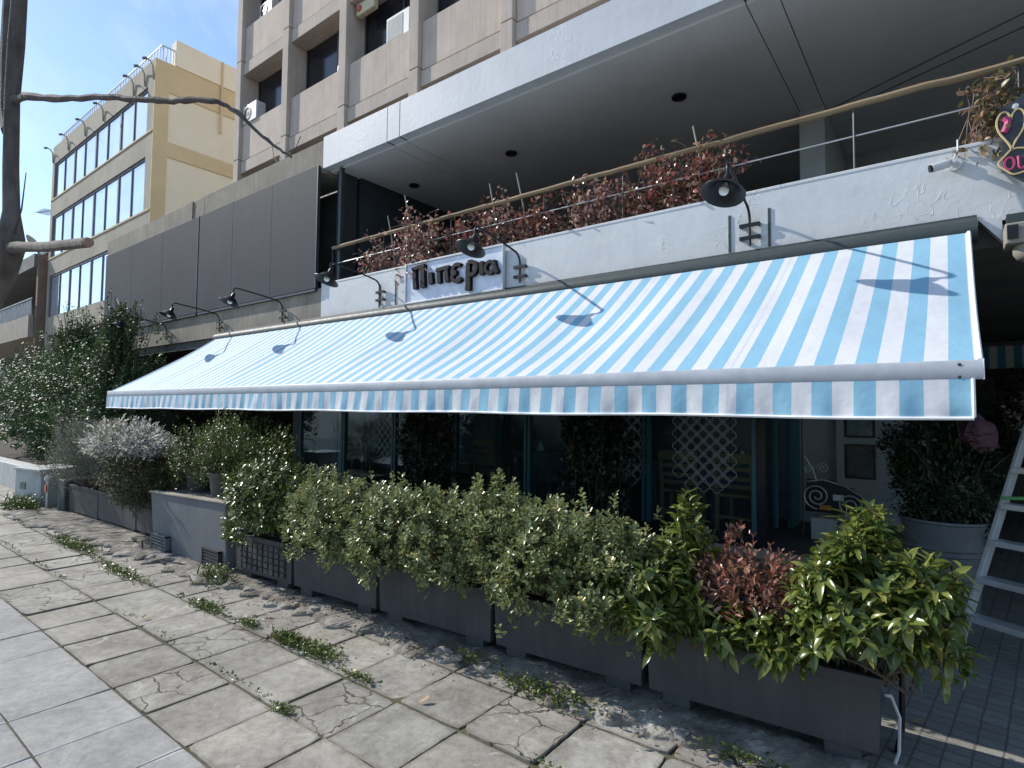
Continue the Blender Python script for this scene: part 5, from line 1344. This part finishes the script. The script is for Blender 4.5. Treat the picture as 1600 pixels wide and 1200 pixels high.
n = 260
P = np.stack([rng.uniform(-9, -.5, n), np.zeros(n), np.full(n, .0)], 1)
P[:,1] = 3.02 + .06*(P[:,0]+.33) + rng.normal(size=n)*.10; P[:,2] = .045
D = rng.normal(size=(n,3)); D[:,2] *= .25
sz = rng.uniform(.012, .04, n)
tag(leaf_mesh('leaf_litter', P, D, np.tile([0,0,1.],(n,1))+.4*rng.normal(size=(n,3)), sz, sz*.55, leafmat('dry litter', [(.16,.10,.05),(.30,.21,.12),(.10,.07,.04),(.22,.13,.07)], .8, .1), None, 'oval', .5, -.2), kind='stuff', label='dry leaf litter scattered along the crumbling kerb', cat='leaf litter')

def chunk(x, y, r, seed, label):
    rng = np.random.default_rng(seed)
    vs = []; n, m = 8, 5
    for j in range(m+1):
        for i in range(n):
            th = PI*j/m; a = 2*PI*i/n; s = 1+.3*rng.normal()*math.sin(th)
            vs.append((x+r*1.4*s*math.sin(th)*math.cos(a), y+r*s*math.sin(th)*math.sin(a), .035+r*.6*math.cos(th)*s))
    mb = MB(); mb.add(vs, [(j*n+i, (j+1)*n+i, (j+1)*n+(i+1)%n, j*n+(i+1)%n) for j in range(m) for i in range(n)])
    tag(mb.build('concrete_chunk', M['chunk']), label, 'rubble', 'broken concrete bits along the kerb')
for i, (x, y, r) in enumerate(((-4.35,2.93,.05),(-4.2,2.95,.035),(-4.6,2.9,.03),(-3.3,3.0,.04),(-2.9,3.02,.045),(-2.75,3.0,.03),(-1.6,3.05,.04),(-1.2,3.06,.035),(-5.3,2.85,.04),(-8.4,2.92,.07),(-8.0,2.86,.06),(-7.3,2.76,.05))):
    chunk(x, y, r, 300+i, 'pale broken concrete bit lying on the crumbling kerb strip')
for i, (x, y, rz, lab) in enumerate(((-4.62, 2.62, .4, 'curled pale leaf on the slabs near the brown stain'), (-2.55, 2.44, 1.2, 'dry pale leaf lying in the joint before the hedge shadow'), (-.22, 4.02, .2, 'pale dry leaf in the sunlit sett strip'), (-5.3, 1.95, 2, 'brown leaf on the slabs at left'), (-3.9, 2.42, 2.4, 'tan leaf beside the bright grass tuft'))):
    P = np.array([[x, y, .012]]); D = np.array([[math.cos(rz), math.sin(rz), .12]])
    tag(leaf_mesh('fallen_leaf', P, D, np.array([[.1,.05,1.]]), np.array([.075]), np.array([.04]), M['flake'], None, 'oval', .5, -.2), lab, 'leaf', 'fallen leaves')
tag(MB().tube([(-.285,3.44,.36),(-.27,3.50,.34),(-.24,3.56,.22),(-.245,3.55,.05),(-.26,3.5,.012)], .008, 6).build('irrigation_hose', M['napkin']), 'white irrigation hose hanging at the end of the near planter', 'hose')
tag(MB().tube([(-.262,3.66,.5),(-.235,3.70,.36),(-.24,3.68,.1),(-.26,3.62,.01)], .016, 6).build('drain_hose', M['black_metal']), 'black hose hanging behind the end of the near planter', 'hose')
tag(MB().tube([(-9.0,6.5,.3),(-9.0,6.5,2.9)], .02, 6).build('tent_pole', M['alu']), 'thin pale pole under the far end of the awning', 'pole')

# ------------------------------------------------------------------ light and sky
sun_from = Vector((-1.36, -.30, 1.0)).normalized()
sl = bpy.data.lights.new('sun', 'SUN'); sl.energy = 4.2; sl.angle = R(.5); sl.color = (1, .95, .87)
so = bpy.data.objects.new('sun', sl); COL.objects.link(so)
so.rotation_euler = sun_from.to_track_quat('Z', 'Y').to_euler()
wd = bpy.data.worlds.new('World'); SC.world = wd; wd.use_nodes = True
nt = wd.node_tree; nt.nodes.clear()
out = nt.nodes.new('ShaderNodeOutputWorld'); bg = nt.nodes.new('ShaderNodeBackground')
sky = nt.nodes.new('ShaderNodeTexSky'); sky.sky_type = 'NISHITA'; sky.sun_disc = False
sky.sun_elevation = math.asin(sun_from.z); sky.sun_rotation = math.atan2(sun_from.x, sun_from.y)
sky.air_density = 1.0; sky.dust_density = .2; sky.ozone_density = 3.0
tc = nt.nodes.new('ShaderNodeTexCoord')
mp = nt.nodes.new('ShaderNodeMapping'); mp.inputs['Scale'].default_value = (1.2, 2.6, 3.2); mp.inputs['Rotation'].default_value = (0, 0, R(35))
L(nt, tc.outputs['Generated'], mp.inputs[0])
cl = noise(nt, mp.outputs[0], 2.1, 8, .62, .6)
cm = ramp(nt, cl, [(.44, (0,0,0)), (.74, (.42,.42,.42))])
col = mixc(nt, cm, sky.outputs[0], (4.6, 5.4, 6.4))
L(nt, col, bg.inputs[0]); bg.inputs[1].default_value = .15
L(nt, bg.outputs[0], out.inputs[0])

# ------------------------------------------------------------------ camera
cam = bpy.data.cameras.new('camera'); co = bpy.data.objects.new('camera', cam); COL.objects.link(co)
cam.sensor_fit = 'HORIZONTAL'; cam.sensor_width = 36; cam.lens = 894.404/1600*36
rt = Vector((0.7934943281350555, 0.6085006957647918, 0.009677524025341049))
up = Vector((0.020756243949455182, -0.04295224004108825, 0.9988614936078792))
fw = Vector((-0.6082235851679936, 0.7923900607208656, 0.04671254773800618))
mw = Matrix((( rt.x, up.x, -fw.x, 0), (rt.y, up.y, -fw.y, 0), (rt.z, up.z, -fw.z, 1.75), (0,0,0,1)))
co.matrix_world = mw
cam.clip_start = .05; cam.clip_end = 2000
SC.camera = co
SC.render.resolution_x = 1024; SC.render.resolution_y = 768
SC.view_settings.view_transform = 'Standard'; SC.view_settings.look = 'None'
SC.view_settings.exposure = .46; SC.view_settings.gamma = 1; SC.view_settings.use_curve_mapping = False
SC.cycles.max_bounces = 8; SC.cycles.transparent_max_bounces = 12
